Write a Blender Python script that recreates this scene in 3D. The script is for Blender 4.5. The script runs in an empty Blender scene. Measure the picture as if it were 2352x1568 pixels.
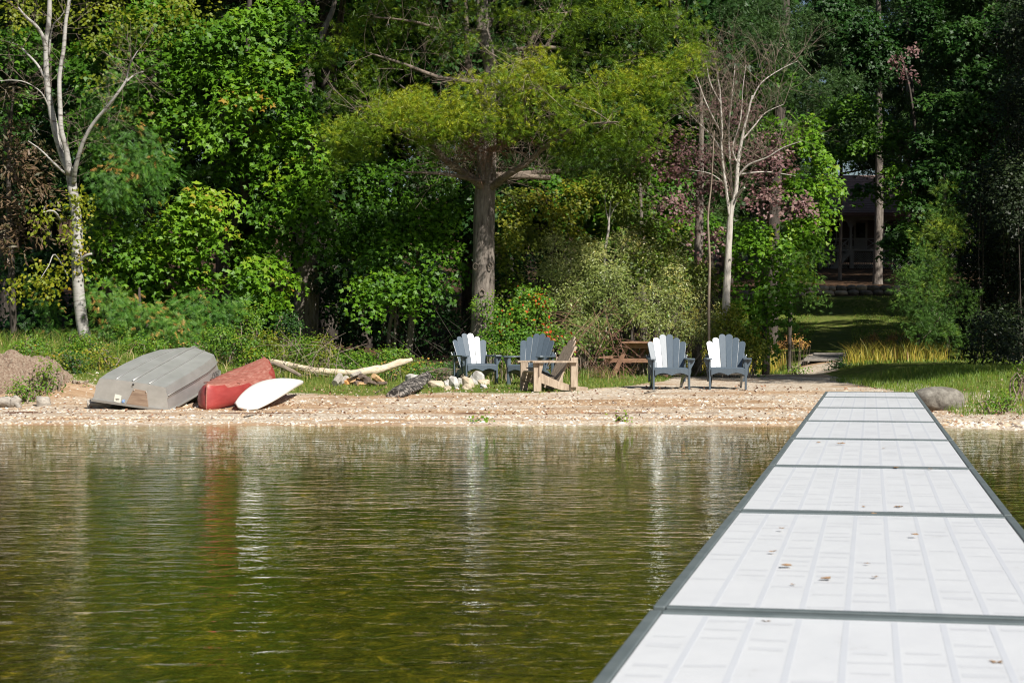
import bpy, math, random
import numpy as np
from mathutils import Vector, Matrix, Euler

C = bpy.context.scene.collection
S = bpy.context.scene
R = math.radians
rng = np.random.default_rng(7)
random.seed(7)

# ---------------------------------------------------------------- camera
F, HZ, CZ = 4040.0, 765.0, 1.28          # focal length and horizon in a 2352 px wide frame, eye height over the water
cam_d = bpy.data.cameras.new('camera'); cam = bpy.data.objects.new('camera', cam_d); C.objects.link(cam)
cam_d.sensor_width = 36; cam_d.lens = 36 * F / 2352
cam.location = (0, 0, CZ)
cam.rotation_euler = (R(90) - math.atan((784 - HZ) / F), 0, 0)
cam_d.clip_start = 0.1; cam_d.clip_end = 3000
cam_d.dof.use_dof = True; cam_d.dof.focus_distance = 32; cam_d.dof.aperture_fstop = 8
S.camera = cam
# ---------------------------------------------------------------- sky and sun
SUN = Vector((0.60, -0.80, 0.98)).normalized()
w = bpy.data.worlds.new('World'); S.world = w; w.use_nodes = True
wn = w.node_tree.nodes; wl = w.node_tree.links
sky = wn.new('ShaderNodeTexSky'); sky.sky_type = 'NISHITA'; sky.sun_disc = False
sky.sun_elevation = math.asin(SUN.z); sky.sun_rotation = math.atan2(SUN.x, SUN.y)
wl.new(sky.outputs[0], wn['Background'].inputs[0]); wn['Background'].inputs[1].default_value = 0.05
sd = bpy.data.lights.new('sun', 'SUN'); sun = bpy.data.objects.new('sun', sd); C.objects.link(sun)
sd.energy = 5.0; sd.angle = R(0.5); sd.color = (1.0, 0.95, 0.87)
sun.rotation_euler = SUN.to_track_quat('Z', 'Y').to_euler()
S.view_settings.view_transform = 'Standard'; S.view_settings.look = 'None'
S.view_settings.exposure = 0.50; S.view_settings.gamma = 1
S.cycles.max_bounces = 5; S.cycles.diffuse_bounces = 2; S.cycles.glossy_bounces = 3
S.cycles.transmission_bounces = 3; S.cycles.transparent_max_bounces = 6
S.cycles.filter_width = 1.1
S.cycles.caustics_reflective = False; S.cycles.caustics_refractive = False

# ---------------------------------------------------------------- helpers
def W(px, py, Y):
    "a point seen at (px, py) of the 2352 wide frame at distance Y"
    return np.array(((px - 1176) / F * Y, Y, CZ - (py - HZ) / F * Y))

def smooth(a, b, x):
    t = np.clip((np.asarray(x, float) - a) / (b - a), 0, 1); return t * t * (3 - 2 * t)

def lump(x, y, s=1.0, o=0):
    x = np.asarray(x, float) / s; y = np.asarray(y, float) / s
    return (np.sin(1.7 * x + 1.3 * y + o) + np.sin(-1.1 * x + 2.3 * y + 2 * o + 1) + np.sin(2.9 * x - .7 * y + o * 3 + 2)
            + .5 * np.sin(5.3 * x + 3.1 * y + o) + .5 * np.sin(-4.1 * x + 6.1 * y + o)) / 4

def shore(x):
    x = np.asarray(x, float)
    return 24.3 + .06 * np.sin(x * 1.3) + .05 * np.sin(x * 3.1 + 1) - 1.3 * smooth(4.9, 7.0, x) - 4 * smooth(9, 16, x) + .3 * smooth(-4, -8, x)

PS = [-80, -20, -8, -2, 0, .35, 1.0, 2.9, 7, 14, 20, 30, 45, 58, 58.6, 91, 120, 300, 900]
PZ = [-3, -1.4, -.75, -.16, 0, .03, .05, .10, .29, .32, .34, .57, 1.35, 2.36, 2.75, 5.2, 7, 26, 60]
def H(x, y):
    x = np.asarray(x, float); y = np.asarray(y, float)
    s = y - shore(x)
    z = np.interp(s, PS, PZ)
    z = z + .5 * smooth(-2.5, -5.5, x) * smooth(7.2, 11, s)            # bank behind the boats
    z = z + .12 * smooth(2.5, -1, x) * smooth(12.5, 17, s)
    z = z + .30 * smooth(-6.4, -7.4, x) * smooth(3.2, 5.2, s)
    z = z + .25 * smooth(6.6, 8.5, x) * smooth(4, 8, s) * (1 - smooth(20, 30, s))
    z = z + .012 * lump(x, y, .35) * smooth(.4, 2, s) + .04 * lump(x, y, 1.4, 2) * smooth(9, 16, s)
    return z
def Hs(x, y): return float(H(x, y))

def G(px, py, lift=0.0):
    "where the sight line through (px, py) meets the ground"
    for Y in np.arange(22, 140, .1):
        p = W(px, py, Y)
        if p[2] <= H(p[0], Y) + lift: return Vector((p[0], Y, Hs(p[0], Y)))
    return Vector(W(px, py, 60))

def tag(o, label=None, cat=None, group=None, kind=None):
    if label: o['label'] = label
    if cat: o['category'] = cat
    if group: o['group'] = group
    if kind: o['kind'] = kind
    return o

def empty(name, loc, rot=(0, 0, 0)):
    o = bpy.data.objects.new(name, None); C.objects.link(o); o.location = loc; o.rotation_euler = rot
    o.empty_display_size = .1
    return o

def link(name, me, mat, parent=None, loc=None):
    o = bpy.data.objects.new(name, me); C.objects.link(o)
    if mat is not None and not me.materials: me.materials.append(mat)
    if parent is not None: o.parent = parent
    if loc is not None: o.location = loc
    return o

def npmesh(name, V, faces, tint=None, smooth_shade=False):
    "V (n,3); faces list of (m,k) index arrays; tint per face"
    me = bpy.data.meshes.new(name)
    V = np.ascontiguousarray(V, dtype=np.float32)
    ls, st, tot = [], [], 0
    for f in faces:
        f = np.asarray(f, dtype=np.int32)
        ls.append(f.ravel()); st.append(tot + np.arange(len(f)) * f.shape[1]); tot += f.size
    ls = np.concatenate(ls).astype(np.int32); st = np.concatenate(st).astype(np.int32)
    me.vertices.add(len(V)); me.loops.add(len(ls)); me.polygons.add(len(st))
    me.vertices.foreach_set('co', V.ravel()); me.loops.foreach_set('vertex_index', ls)
    me.polygons.foreach_set('loop_start', st)
    if smooth_shade: me.polygons.foreach_set('use_smooth', np.ones(len(st), dtype=bool))
    if tint is not None:
        a = me.attributes.new('tint', 'FLOAT', 'FACE'); a.data.foreach_set('value', np.asarray(tint, dtype=np.float32))
    me.update(calc_edges=True)
    return me

class MB:
    def __init__(s): s.v = []; s.f = []; s.sm = []
    def add(s, vs, fs, sm=False, M=None):
        b = len(s.v)
        for p in vs: s.v.append(tuple(M @ Vector(p)) if M is not None else tuple(p))
        for f in fs: s.f.append(tuple(b + i for i in f)); s.sm.append(sm)
        return s
    def box(s, c, size, rot=None, M=None):
        x, y, z = [q / 2 for q in size]
        vs = [(-x, -y, -z), (x, -y, -z), (x, y, -z), (-x, y, -z), (-x, -y, z), (x, -y, z), (x, y, z), (-x, y, z)]
        T = Matrix.Translation(c)
        if rot is not None: T = T @ Euler(rot).to_matrix().to_4x4()
        if M is not None: T = M @ T
        return s.add(vs, [(0, 3, 2, 1), (4, 5, 6, 7), (0, 1, 5, 4), (1, 2, 6, 5), (2, 3, 7, 6), (3, 0, 4, 7)], False, T)
    def prism(s, poly, t, M=None):
        "poly in xy, extruded from z=-t/2 to t/2"
        n = len(poly)
        vs = [(p[0], p[1], -t / 2) for p in poly] + [(p[0], p[1], t / 2) for p in poly]
        fs = [tuple(range(n))[::-1], tuple(range(n, 2 * n))] + [(i, (i + 1) % n, n + (i + 1) % n, n + i) for i in range(n)]
        return s.add(vs, fs, False, M)
    def tube(s, pts, rad, seg=8, rough=0.0, cap=True, sm=True):
        pts = [Vector(p) for p in pts]; n = len(pts)
        if not hasattr(rad, '__len__'): rad = [rad] * n
        u = None; rows = []
        for i in range(n):
            d = (pts[min(i + 1, n - 1)] - pts[max(i - 1, 0)]).normalized()
            if u is None:
                u = d.orthogonal().normalized()
            else:
                u = (u - d * u.dot(d)).normalized()
            v = d.cross(u)
            rows.append([pts[i] + (u * math.cos(2 * math.pi * k / seg) + v * math.sin(2 * math.pi * k / seg)) * rad[i]
                         * (1 + (random.uniform(-rough, rough) if rough else 0)) for k in range(seg)])
        vs = [p for r_ in rows for p in r_]
        fs = [(i * seg + k, i * seg + (k + 1) % seg, (i + 1) * seg + (k + 1) % seg, (i + 1) * seg + k) for i in range(n - 1) for k in range(seg)]
        if cap: fs += [tuple(range(seg))[::-1], tuple(range((n - 1) * seg, n * seg))]
        return s.add(vs, fs, sm)
    def build(s, name, mat, parent=None, loc=None, bevel=0):
        me = bpy.data.meshes.new(name); me.from_pydata(s.v, [], s.f)
        me.polygons.foreach_set('use_smooth', s.sm); me.update()
        o = link(name, me, mat, parent, loc)
        if bevel:
            m = o.modifiers.new('bevel', 'BEVEL'); m.width = bevel; m.segments = 2; m.limit_method = 'ANGLE'
        return o

def copy_tree(o, parent=None):
    kids = list(o.children)
    c = o.copy(); C.objects.link(c); c.parent = parent
    for k in kids: copy_tree(k, c)
    return c

def spline(pts, n=6):
    "Catmull-Rom through points"
    P = [Vector(p) for p in pts]; out = []
    for i in range(len(P) - 1):
        a, b, c, d = P[max(i - 1, 0)], P[i], P[i + 1], P[min(i + 2, len(P) - 1)]
        for k in range(n):
            t = k / n
            out.append(.5 * ((2 * b) + (c - a) * t + (2 * a - 5 * b + 4 * c - d) * t * t + (3 * b - a - 3 * c + d) * t ** 3))
    out.append(P[-1]); return out

# ---------------------------------------------------------------- materials
def newmat(name):
    m = bpy.data.materials.new(name); m.use_nodes = True
    nt = m.node_tree; b = nt.nodes['Principled BSDF']
    return m, nt.nodes, nt.links, b
def c4(c): return (c[0], c[1], c[2], 1)
def ramp(n, stops):
    r = n.new('ShaderNodeValToRGB'); e = r.color_ramp.elements
    e[0].position = stops[0][0]; e[0].color = c4(stops[0][1]); e[1].position = stops[-1][0]; e[1].color = c4(stops[-1][1])
    for p, c in stops[1:-1]:
        k = e.new(p); k.color = c4(c)
    return r
def coords(n, l, scale=(1, 1, 1), kind='Object'):
    t = n.new('ShaderNodeTexCoord'); m = n.new('ShaderNodeMapping'); m.inputs['Scale'].default_value = scale
    l.new(t.outputs[kind], m.inputs[0]); return m
def noise(n, l, vec, scale, detail=4, rough=.6):
    t = n.new('ShaderNodeTexNoise'); t.inputs['Scale'].default_value = scale; t.inputs['Detail'].default_value = detail
    t.inputs['Roughness'].default_value = rough
    if vec is not None: l.new(vec.outputs[0], t.inputs['Vector'])
    return t
def bump(n, l, h, b, strength=.5, dist=.02):
    k = n.new('ShaderNodeBump'); k.inputs['Strength'].default_value = strength; k.inputs['Distance'].default_value = dist
    l.new(h, k.inputs['Height']); l.new(k.outputs[0], b.inputs['Normal']); return k

def noisemat(name, stops, scale=6, stretch=(1, 1, 1), rough=.8, bs=.4, bd=.02, metal=0, spec=.3, detail=6, kind='Object', wet=None):
    m, n, l, b = newmat(name)
    v = coords(n, l, stretch, kind); t = noise(n, l, v, scale, detail, .65)
    r = ramp(n, stops); l.new(t.outputs['Fac'], r.inputs[0]); l.new(r.outputs[0], b.inputs['Base Color'])
    b.inputs['Roughness'].default_value = rough; b.inputs['Metallic'].default_value = metal
    b.inputs['Specular IOR Level'].default_value = spec
    if bs: bump(n, l, t.outputs['Fac'], b, bs, bd)
    return m

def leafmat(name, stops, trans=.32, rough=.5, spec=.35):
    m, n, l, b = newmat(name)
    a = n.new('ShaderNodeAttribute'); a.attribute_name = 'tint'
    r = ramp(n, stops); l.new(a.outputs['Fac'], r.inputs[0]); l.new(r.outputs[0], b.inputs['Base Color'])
    b.inputs['Roughness'].default_value = rough; b.inputs['Specular IOR Level'].default_value = spec
    tr = n.new('ShaderNodeBsdfTranslucent'); mx = n.new('ShaderNodeMixShader'); mx.inputs[0].default_value = trans
    h = n.new('ShaderNodeHueSaturation'); h.inputs['Value'].default_value = 1.2; h.inputs['Hue'].default_value = .49
    l.new(r.outputs[0], h.inputs['Color']); l.new(h.outputs[0], tr.inputs[0])
    l.new(b.outputs[0], mx.inputs[1]); l.new(tr.outputs[0], mx.inputs[2])
    l.new(mx.outputs[0], n['Material Output'].inputs[0])
    return m

LM = {
 'maple': leafmat('maple_leaves', [(0, (.018, .06, .005)), (.35, (.06, .16, .008)), (.7, (.14, .29, .012)), (.92, (.26, .36, .02)), (1, (.35, .22, .03))]),
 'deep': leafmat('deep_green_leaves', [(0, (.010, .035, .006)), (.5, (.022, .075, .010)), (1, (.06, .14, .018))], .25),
 'birch': leafmat('birch_leaves', [(0, (.10, .15, .010)), (.5, (.20, .25, .012)), (.85, (.30, .29, .015)), (1, (.45, .28, .02))], .35),
 'brown': leafmat('brown_leaves', [(0, (.03, .035, .012)), (.4, (.07, .065, .02)), (.6, (.13, .08, .045)), (1, (.22, .15, .08))], .15),
 'cedar': leafmat('cedar_sprays', [(0, (.02, .07, .012)), (.6, (.07, .19, .02)), (.86, (.15, .26, .03)), (.88, (.42, .23, .06)), (1, (.55, .32, .08))], .2),
 'pine': leafmat('pine_needles', [(0, (.03, .07, .008)), (.4, (.10, .19, .012)), (.75, (.20, .31, .015)), (1, (.34, .38, .02))], .25, .45),
 'fir': leafmat('bluish_needles', [(0, (.03, .08, .02)), (.5, (.11, .23, .035)), (1, (.32, .40, .03))], .2),
 'farpine': leafmat('far_pine_needles', [(0, (.02, .05, .012)), (.5, (.05, .11, .025)), (1, (.09, .16, .035))], .2),
 'willow': leafmat('willow_leaves', [(0, (.07, .11, .025)), (.4, (.16, .22, .05)), (.7, (.28, .33, .08)), (.88, (.38, .40, .16)), (1, (.42, .36, .06))], .2, .4, .5),
 'purple': leafmat('purple_leaves', [(0, (.07, .035, .03)), (.5, (.19, .095, .095)), (.8, (.29, .19, .165)), (1, (.25, .20, .07))], .25),
 'yellow': leafmat('yellowing_leaves', [(0, (.05, .09, .01)), (.5, (.14, .19, .015)), (.85, (.30, .29, .02)), (1, (.38, .24, .03))]),
 'berry': leafmat('berry_bush_leaves', [(0, (.03, .09, .01)), (.6, (.10, .23, .015)), (.9, (.2, .3, .02)), (.91, (.5, .05, .012)), (1, (.55, .10, .02))]),
 'weed': leafmat('weed_leaves', [(0, (.04, .10, .01)), (.5, (.10, .22, .015)), (.85, (.22, .30, .02)), (1, (.36, .27, .04))]),
 'grass': leafmat('grass_blades', [(0, (.04, .10, .012)), (.45, (.12, .21, .02)), (.7, (.23, .27, .04)), (.85, (.36, .28, .10)), (1, (.48, .37, .18))], .25),
 'lawn': leafmat('lawn_blades', [(0, (.06, .13, .015)), (.6, (.14, .23, .02)), (1, (.28, .27, .05))], .25),
 'gold': leafmat('golden_sedge', [(0, (.14, .18, .02)), (.4, (.34, .32, .04)), (.75, (.55, .42, .07)), (.9, (.60, .36, .09)), (1, (.32, .15, .06))], .25),
 'shade': leafmat('shaded_shrub_leaves', [(0, (.010, .02, .006)), (.6, (.026, .045, .010)), (1, (.08, .09, .025))], .2),  # leaf colour darkened to stand in for the shade over these shrubs
}

def birchbark():
    m, n, l, b = newmat('birch_bark')
    v = coords(n, l, (3, 3, 16)); t = noise(n, l, v, 1.2, 5, .6)
    v2 = coords(n, l, (1, 1, .8)); t2 = noise(n, l, v2, 3.2, 3, .5)
    r = ramp(n, [(.35, (.12, .10, .085)), (.46, (.42, .40, .37)), (1, (.60, .58, .55))]); l.new(t.outputs['Fac'], r.inputs[0])
    r2 = ramp(n, [(.34, (.05, .045, .04)), (.41, (.8, .8, .8)), (1, (1, 1, 1))]); l.new(t2.outputs['Fac'], r2.inputs[0])
    mx = n.new('ShaderNodeMix'); mx.data_type = 'RGBA'; mx.blend_type = 'MULTIPLY'; mx.inputs[0].default_value = .8
    l.new(r.outputs[0], mx.inputs[6]); l.new(r2.outputs[0], mx.inputs[7]); l.new(mx.outputs[2], b.inputs['Base Color'])
    b.inputs['Roughness'].default_value = .65; bump(n, l, t.outputs['Fac'], b, .3, .01); return m
M = {
 'birch': birchbark(),
 'bark': noisemat('grey_pine_bark', [(.25, (.05, .04, .032)), (.5, (.20, .17, .145)), (.75, (.33, .29, .25))], 9, (1.6, 1.6, .35), .9, 1.0, .04),
 'darkbark': noisemat('dark_bark', [(.3, (.03, .025, .02)), (.7, (.12, .10, .085))], 8, (1.5, 1.5, .3), .9, .9, .04),
 'palebark': noisemat('pale_dead_bark', [(.3, (.24, .21, .18)), (.45, (.46, .42, .37)), (.7, (.60, .57, .52))], 12, (2, 2, .35), .85, .8, .02),
 'limb': noisemat('pine_limb_bark', [(.3, (.09, .07, .055)), (.7, (.26, .21, .17))], 8, (1, 1, 1), .9, .6, .01),
 'twig': noisemat('grey_twigs', [(.3, (.16, .12, .09)), (.7, (.34, .28, .22))], 4, (1, 1, 1), .9, 0),
 'redtwig': noisemat('reddish_dead_twigs', [(.3, (.16, .08, .055)), (.7, (.30, .17, .12))], 4, (1, 1, 1), .9, 0),
 'hdpe': noisemat('slate_grey_plastic_lumber', [(.3, (.085, .112, .140)), (.7, (.105, .135, .165))], 3, (8, 8, 1), .27, .10, .002, 0, .5),
 'knob': noisemat('white_plastic', [(0, (.7, .7, .7)), (1, (.8, .8, .8))], 3, rough=.4, bs=0),
 'oldwood': noisemat('weathered_wood', [(.25, (.19, .145, .105)), (.5, (.38, .30, .225)), (.8, (.52, .44, .34))], 5, (6, 6, 1), .85, .5, .004),
 'redwood': noisemat('reddish_stained_lumber', [(.25, (.20, .10, .06)), (.6, (.36, .21, .135)), (.85, (.46, .31, .22))], 4, (2, 5, 5), .8, .4, .004),
 'drift': noisemat('bleached_driftwood', [(.2, (.30, .22, .14)), (.5, (.58, .48, .35)), (.8, (.72, .64, .52))], 7, (1, 4, 4), .85, .8, .015),
 'greydrift': noisemat('grey_driftwood', [(.25, (.16, .14, .12)), (.7, (.48, .44, .38))], 8, (1, 3, 3), .85, .8, .015),
 'char': noisemat('charred_wood', [(.35, (.012, .011, .010)), (.52, (.05, .045, .04)), (.6, (.40, .36, .32)), (.8, (.55, .50, .45))], 13, (1, 1.6, 1), .9, 1, .02),
 'stone': noisemat('pale_field_stone', [(.3, (.24, .22, .20)), (.5, (.48, .46, .43)), (.75, (.66, .64, .61))], 7, (1, 1, 1), .8, .5, .02),
 'tanstone': noisemat('tan_field_stone', [(.2, (.30, .23, .16)), (.6, (.55, .46, .34)), (.9, (.65, .58, .46))], 7, (1, 1, 1), .8, .5, .02),
 'darkstone': noisemat('mossy_wall_stone', [(.2, (.10, .09, .07)), (.6, (.24, .21, .17)), (.9, (.36, .28, .24))], 4, (1, 1, 1), .9, .6, .03),
 'boulder': noisemat('grey_boulder', [(.3, (.07, .06, .05)), (.5, (.18, .165, .14)), (.75, (.32, .30, .26))], 7, (1, 1, 1.2), .85, .9, .03),
 'alu': noisemat('weathered_aluminium', [(.25, (.44, .44, .42)), (.5, (.52, .52, .50)), (.75, (.60, .60, .585))], 3.5, (1, .6, 1.5), .45, .06, .01, .6, .5),
 'alud': noisemat('dull_aluminium', [(.2, (.26, .245, .22)), (.8, (.40, .39, .37))], 2.2, (1, 1, 2), .5, .08, .01, .5, .4),
 'plywood': noisemat('weathered_plywood', [(.2, (.16, .10, .07)), (.8, (.44, .33, .24))], 4, (1, 1, 9), .9, .5, .003),
 'red': noisemat('faded_red_hull', [(.25, (.25, .032, .030)), (.55, (.34, .052, .046)), (.8, (.44, .14, .12))], 4, (1, .35, 2), .40, .05, .003, 0, .5),
 'redworn': noisemat('scuffed_red_hull_bottom', [(.2, (.22, .06, .045)), (.5, (.33, .12, .09)), (.8, (.48, .26, .21))], 22, (1, .15, 1), .6, .3, .004),
 'black': noisemat('black_vinyl', [(0, (.012, .012, .013)), (1, (.03, .03, .032))], 5, rough=.5, bs=0),
 'white': noisemat('white_board_shell', [(.2, (.62, .61, .57)), (.7, (.74, .73, .70))], 2.5, rough=.45, bs=0, spec=.5),
 'dockframe': noisemat('grey_aluminium_dock_frame', [(.2, (.10, .125, .13)), (.8, (.19, .22, .225))], 6, (1, 1, 1), .5, .1, .003, .35),
 'sticker': noisemat('cream_sticker', [(0, (.75, .73, .62)), (1, (.8, .8, .74))], 3, rough=.5, bs=0),
 'bluesticker': noisemat('blue_round_sticker', [(.45, (.12, .25, .55)), (.55, (.55, .65, .75))], 30, rough=.5, bs=0),
 'ink': noisemat('black_lettering', [(0, (.02, .02, .02)), (1, (.03, .03, .03))], 3, rough=.7, bs=0),
 'siding': noisemat('dark_brown_siding', [(.2, (.05, .035, .028)), (.8, (.09, .065, .05))], 3, (1, 1, 12), .8, .5, .01),
 'shingle': noisemat('pinkish_brown_shingles', [(.2, (.15, .10, .09)), (.8, (.30, .21, .19))], 4, (1, 6, 6), .9, .6, .02),
 'trim': noisemat('grey_porch_paint', [(.2, (.20, .195, .19)), (.8, (.28, .275, .265))], 3, rough=.7, bs=0),
 'glass': noisemat('dark_window_glass', [(0, (.01, .01, .012)), (1, (.02, .02, .022))], 3, rough=.08, bs=0, spec=.5),
 'plank': noisemat('grey_boardwalk_plank', [(.2, (.20, .18, .16)), (.8, (.42, .39, .35))], 5, (1, 8, 8), .85, .5, .006),
 'firewood': noisemat('split_firewood_face', [(.2, (.36, .20, .09)), (.6, (.58, .38, .20)), (.9, (.66, .48, .29))], 6, (1, 5, 5), .85, .5, .006),
 'woodbark': noisemat('firewood_bark', [(.2, (.06, .045, .035)), (.8, (.24, .18, .14))], 9, (1, 1, 1), .9, .8, .01),
 'orange': noisemat('orange_split_wood', [(.2, (.50, .22, .07)), (.8, (.66, .36, .14))], 6, (1, 5, 5), .85, .4, .006),
 'deadleaf': noisemat('dry_brown_leaf', [(.2, (.18, .10, .05)), (.8, (.40, .26, .14))], 20, rough=.8, bs=0),
 'dirt': noisemat('crumbly_dirt_and_shell', [(.25, (.10, .065, .045)), (.45, (.26, .18, .13)), (.6, (.34, .27, .20)), (.75, (.56, .49, .41))], 30, (1, 1, 1), .95, 1, .05),
}

def pebblemat():
    m, n, l, b = newmat('beach_pebbles')
    a = n.new('ShaderNodeAttribute'); a.attribute_name = 'tint'
    r = ramp(n, [(0, (.30, .19, .10)), (.2, (.46, .31, .18)), (.45, (.58, .47, .34)), (.7, (.68, .62, .53)), (.93, (.76, .73, .67)), (.95, (.16, .13, .11)), (1, (.24, .14, .09))])
    l.new(a.outputs['Fac'], r.inputs[0]); l.new(r.outputs[0], b.inputs['Base Color']); b.inputs['Roughness'].default_value = .7
    return m
M['pebble'] = pebblemat()
def debrismat():
    m, n, l, b = newmat('washed_up_debris')
    a = n.new('ShaderNodeAttribute'); a.attribute_name = 'tint'
    r = ramp(n, [(0, (.05, .03, .02)), (.5, (.17, .08, .045)), (1, (.34, .19, .11))])
    l.new(a.outputs['Fac'], r.inputs[0]); l.new(r.outputs[0], b.inputs['Base Color']); b.inputs['Roughness'].default_value = .9
    return m
M['debris'] = debrismat()

def groundmat():
    m, n, l, b = newmat('ground_cover')
    v = coords(n, l); L = l.new
    def mixc(a, b_, fac):
        x = n.new('ShaderNodeMix'); x.data_type = 'RGBA'; L(fac, x.inputs[0]); L(a, x.inputs[6]); L(b_, x.inputs[7]); return x.outputs[2]
    fine = noise(n, l, v, 60, 3, .7); med = noise(n, l, v, 6, 5, .6)
    st = coords(n, l, (.35, 2.2, 1)); streak = noise(n, l, st, 2.0, 5, .65)
    vor = n.new('ShaderNodeTexVoronoi'); vor.inputs['Scale'].default_value = 26; L(v.outputs[0], vor.inputs['Vector'])
    sand = ramp(n, [(.3, (.27, .165, .09)), (.5, (.38, .255, .155)), (.7, (.46, .33, .22))]); L(streak.outputs['Fac'], sand.inputs[0])
    grav = ramp(n, [(0, (.27, .18, .12)), (.4, (.45, .365, .27)), (.8, (.60, .54, .45)), (1, (.70, .66, .6))]); L(vor.outputs['Color'], grav.inputs[0])
    at = {}
    for k in ('gravel', 'grass', 'forest', 'wet', 'debris'):
        a = n.new('ShaderNodeAttribute'); a.attribute_name = k; at[k] = a.outputs['Fac']
    def sharpen(a, nz, lo=.35, hi=.65):
        q = n.new('ShaderNodeMath'); q.operation = 'MULTIPLY_ADD'; L(nz, q.inputs[0]); q.inputs[1].default_value = .5; L(a, q.inputs[2])
        s_ = n.new('ShaderNodeMapRange'); s_.inputs[1].default_value = lo + .25; s_.inputs[2].default_value = hi + .25; L(q.outputs[0], s_.inputs[0]); return s_.outputs[0]
    col = mixc(sand.outputs[0], grav.outputs[0], sharpen(at['gravel'], streak.outputs['Fac']))
    deb = ramp(n, [(.3, (.05, .028, .018)), (.6, (.16, .075, .045)), (.8, (.28, .17, .10))]); L(fine.outputs['Fac'], deb.inputs[0])
    col = mixc(col, deb.outputs[0], sharpen(at['debris'], fine.outputs['Fac']))
    gr = ramp(n, [(.25, (.05, .075, .015)), (.5, (.11, .15, .025)), (.7, (.24, .20, .08))]); L(med.outputs['Fac'], gr.inputs[0])
    col = mixc(col, gr.outputs[0], sharpen(at['grass'], med.outputs['Fac']))
    fo = ramp(n, [(.3, (.018, .014, .010)), (.5, (.055, .036, .022)), (.75, (.24, .12, .065))]); L(med.outputs['Fac'], fo.inputs[0])
    col = mixc(col, fo.outputs[0], sharpen(at['forest'], med.outputs['Fac']))
    bed = ramp(n, [(.30, (.018, .022, .003)), (.46, (.050, .055, .007)), (.58, (.11, .105, .013)), (.70, (.33, .27, .04))])  # algae tones; the yellow mottling paints caustic light into the bed colour
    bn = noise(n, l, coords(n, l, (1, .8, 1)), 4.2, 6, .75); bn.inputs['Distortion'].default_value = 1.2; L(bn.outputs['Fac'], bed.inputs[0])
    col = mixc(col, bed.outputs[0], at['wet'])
    L(col, b.inputs['Base Color']); b.inputs['Roughness'].default_value = .95; b.inputs['Specular IOR Level'].default_value = .1
    ad = n.new('ShaderNodeMath'); L(vor.outputs['Distance'], ad.inputs[0]); L(fine.outputs['Fac'], ad.inputs[1])
    bump(n, l, ad.outputs[0], b, .6, .02)
    return m
M['ground'] = groundmat()

def watermat():
    m, n, l, b = newmat('lake_water'); L = l.new
    n.remove(b)
    v1 = coords(n, l, (1.15, 2.3, 1)); v1.inputs['Rotation'].default_value = (0, 0, R(-7)); v2 = coords(n, l, (1.3, 1.9, 1)); v2.inputs['Rotation'].default_value = (0, 0, R(24))
    a = noise(n, l, v1, 2.1, 3, .5); a.inputs['Distortion'].default_value = .4
    c = noise(n, l, v2, 6.5, 3, .6); c.inputs['Distortion'].default_value = .5
    q = n.new('ShaderNodeMath'); q.operation = 'MULTIPLY_ADD'; L(c.outputs['Fac'], q.inputs[0]); q.inputs[1].default_value = .34; L(a.outputs['Fac'], q.inputs[2])
    k = n.new('ShaderNodeBump'); k.inputs['Strength'].default_value = 1.0; k.inputs['Distance'].default_value = .016; L(q.outputs[0], k.inputs['Height'])
    big = noise(n, l, coords(n, l, (.5, 1, 1)), .35, 3, .5); mr = n.new('ShaderNodeMapRange'); mr.inputs[1].default_value = .35; mr.inputs[2].default_value = .65; mr.inputs[3].default_value = .55; mr.inputs[4].default_value = 1.0; L(big.outputs['Fac'], mr.inputs[0]); L(mr.outputs[0], k.inputs['Strength'])
    fr = n.new('ShaderNodeFresnel'); fr.inputs[0].default_value = 1.33; L(k.outputs[0], fr.inputs['Normal'])
    gl = n.new('ShaderNodeBsdfGlossy'); gl.inputs['Roughness'].default_value = .015; gl.inputs['Color'].default_value = (.92, .95, .92, 1); L(k.outputs[0], gl.inputs['Normal'])
    tr = n.new('ShaderNodeBsdfTransparent'); tr.inputs['Color'].default_value = (.88, .86, .58, 1)
    mx = n.new('ShaderNodeMixShader'); L(fr.outputs[0], mx.inputs[0]); L(tr.outputs[0], mx.inputs[1]); L(gl.outputs[0], mx.inputs[2])
    L(mx.outputs[0], n['Material Output'].inputs[0])
    return m
M['water'] = watermat()

def deckmat():
    m, n, l, b = newmat('translucent_white_decking'); L = l.new
    v = coords(n, l)
    sp = n.new('ShaderNodeSeparateXYZ'); L(v.outputs[0], sp.inputs[0])
    wv = n.new('ShaderNodeMath'); wv.operation = 'MULTIPLY'; wv.inputs[1].default_value = 2 * math.pi / .0127; L(sp.outputs[1], wv.inputs[0])
    sn = n.new('ShaderNodeMath'); sn.operation = 'SINE'; L(wv.outputs[0], sn.inputs[0])
    nz = noise(n, l, coords(n, l, (2, 1.2, 1)), 2.4, 8, .75)
    r = ramp(n, [(.24, (.45, .45, .44)), (.38, (.585, .60, .625)), (.7, (.635, .65, .67))]); L(nz.outputs['Fac'], r.inputs[0]); L(r.outputs[0], b.inputs['Base Color'])
    b.inputs['Roughness'].default_value = .38; b.inputs['Specular IOR Level'].default_value = .5
    bump(n, l, sn.outputs[0], b, .25, .0015)
    return m
M['deck'] = deckmat()
M['rib'] = noisemat('decking_rib', [(.2, (.50, .52, .56)), (.8, (.545, .565, .60))], 4, rough=.45, bs=0, spec=.5)
M['shadow_patch'] = noisemat('decking_shadow_patch', [(.2, (.515, .53, .56)), (.8, (.58, .595, .62))], 5, (1, 3, 1), .42, bs=0, spec=.5)  # grey tone painted for shadows showing through the decking

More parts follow.
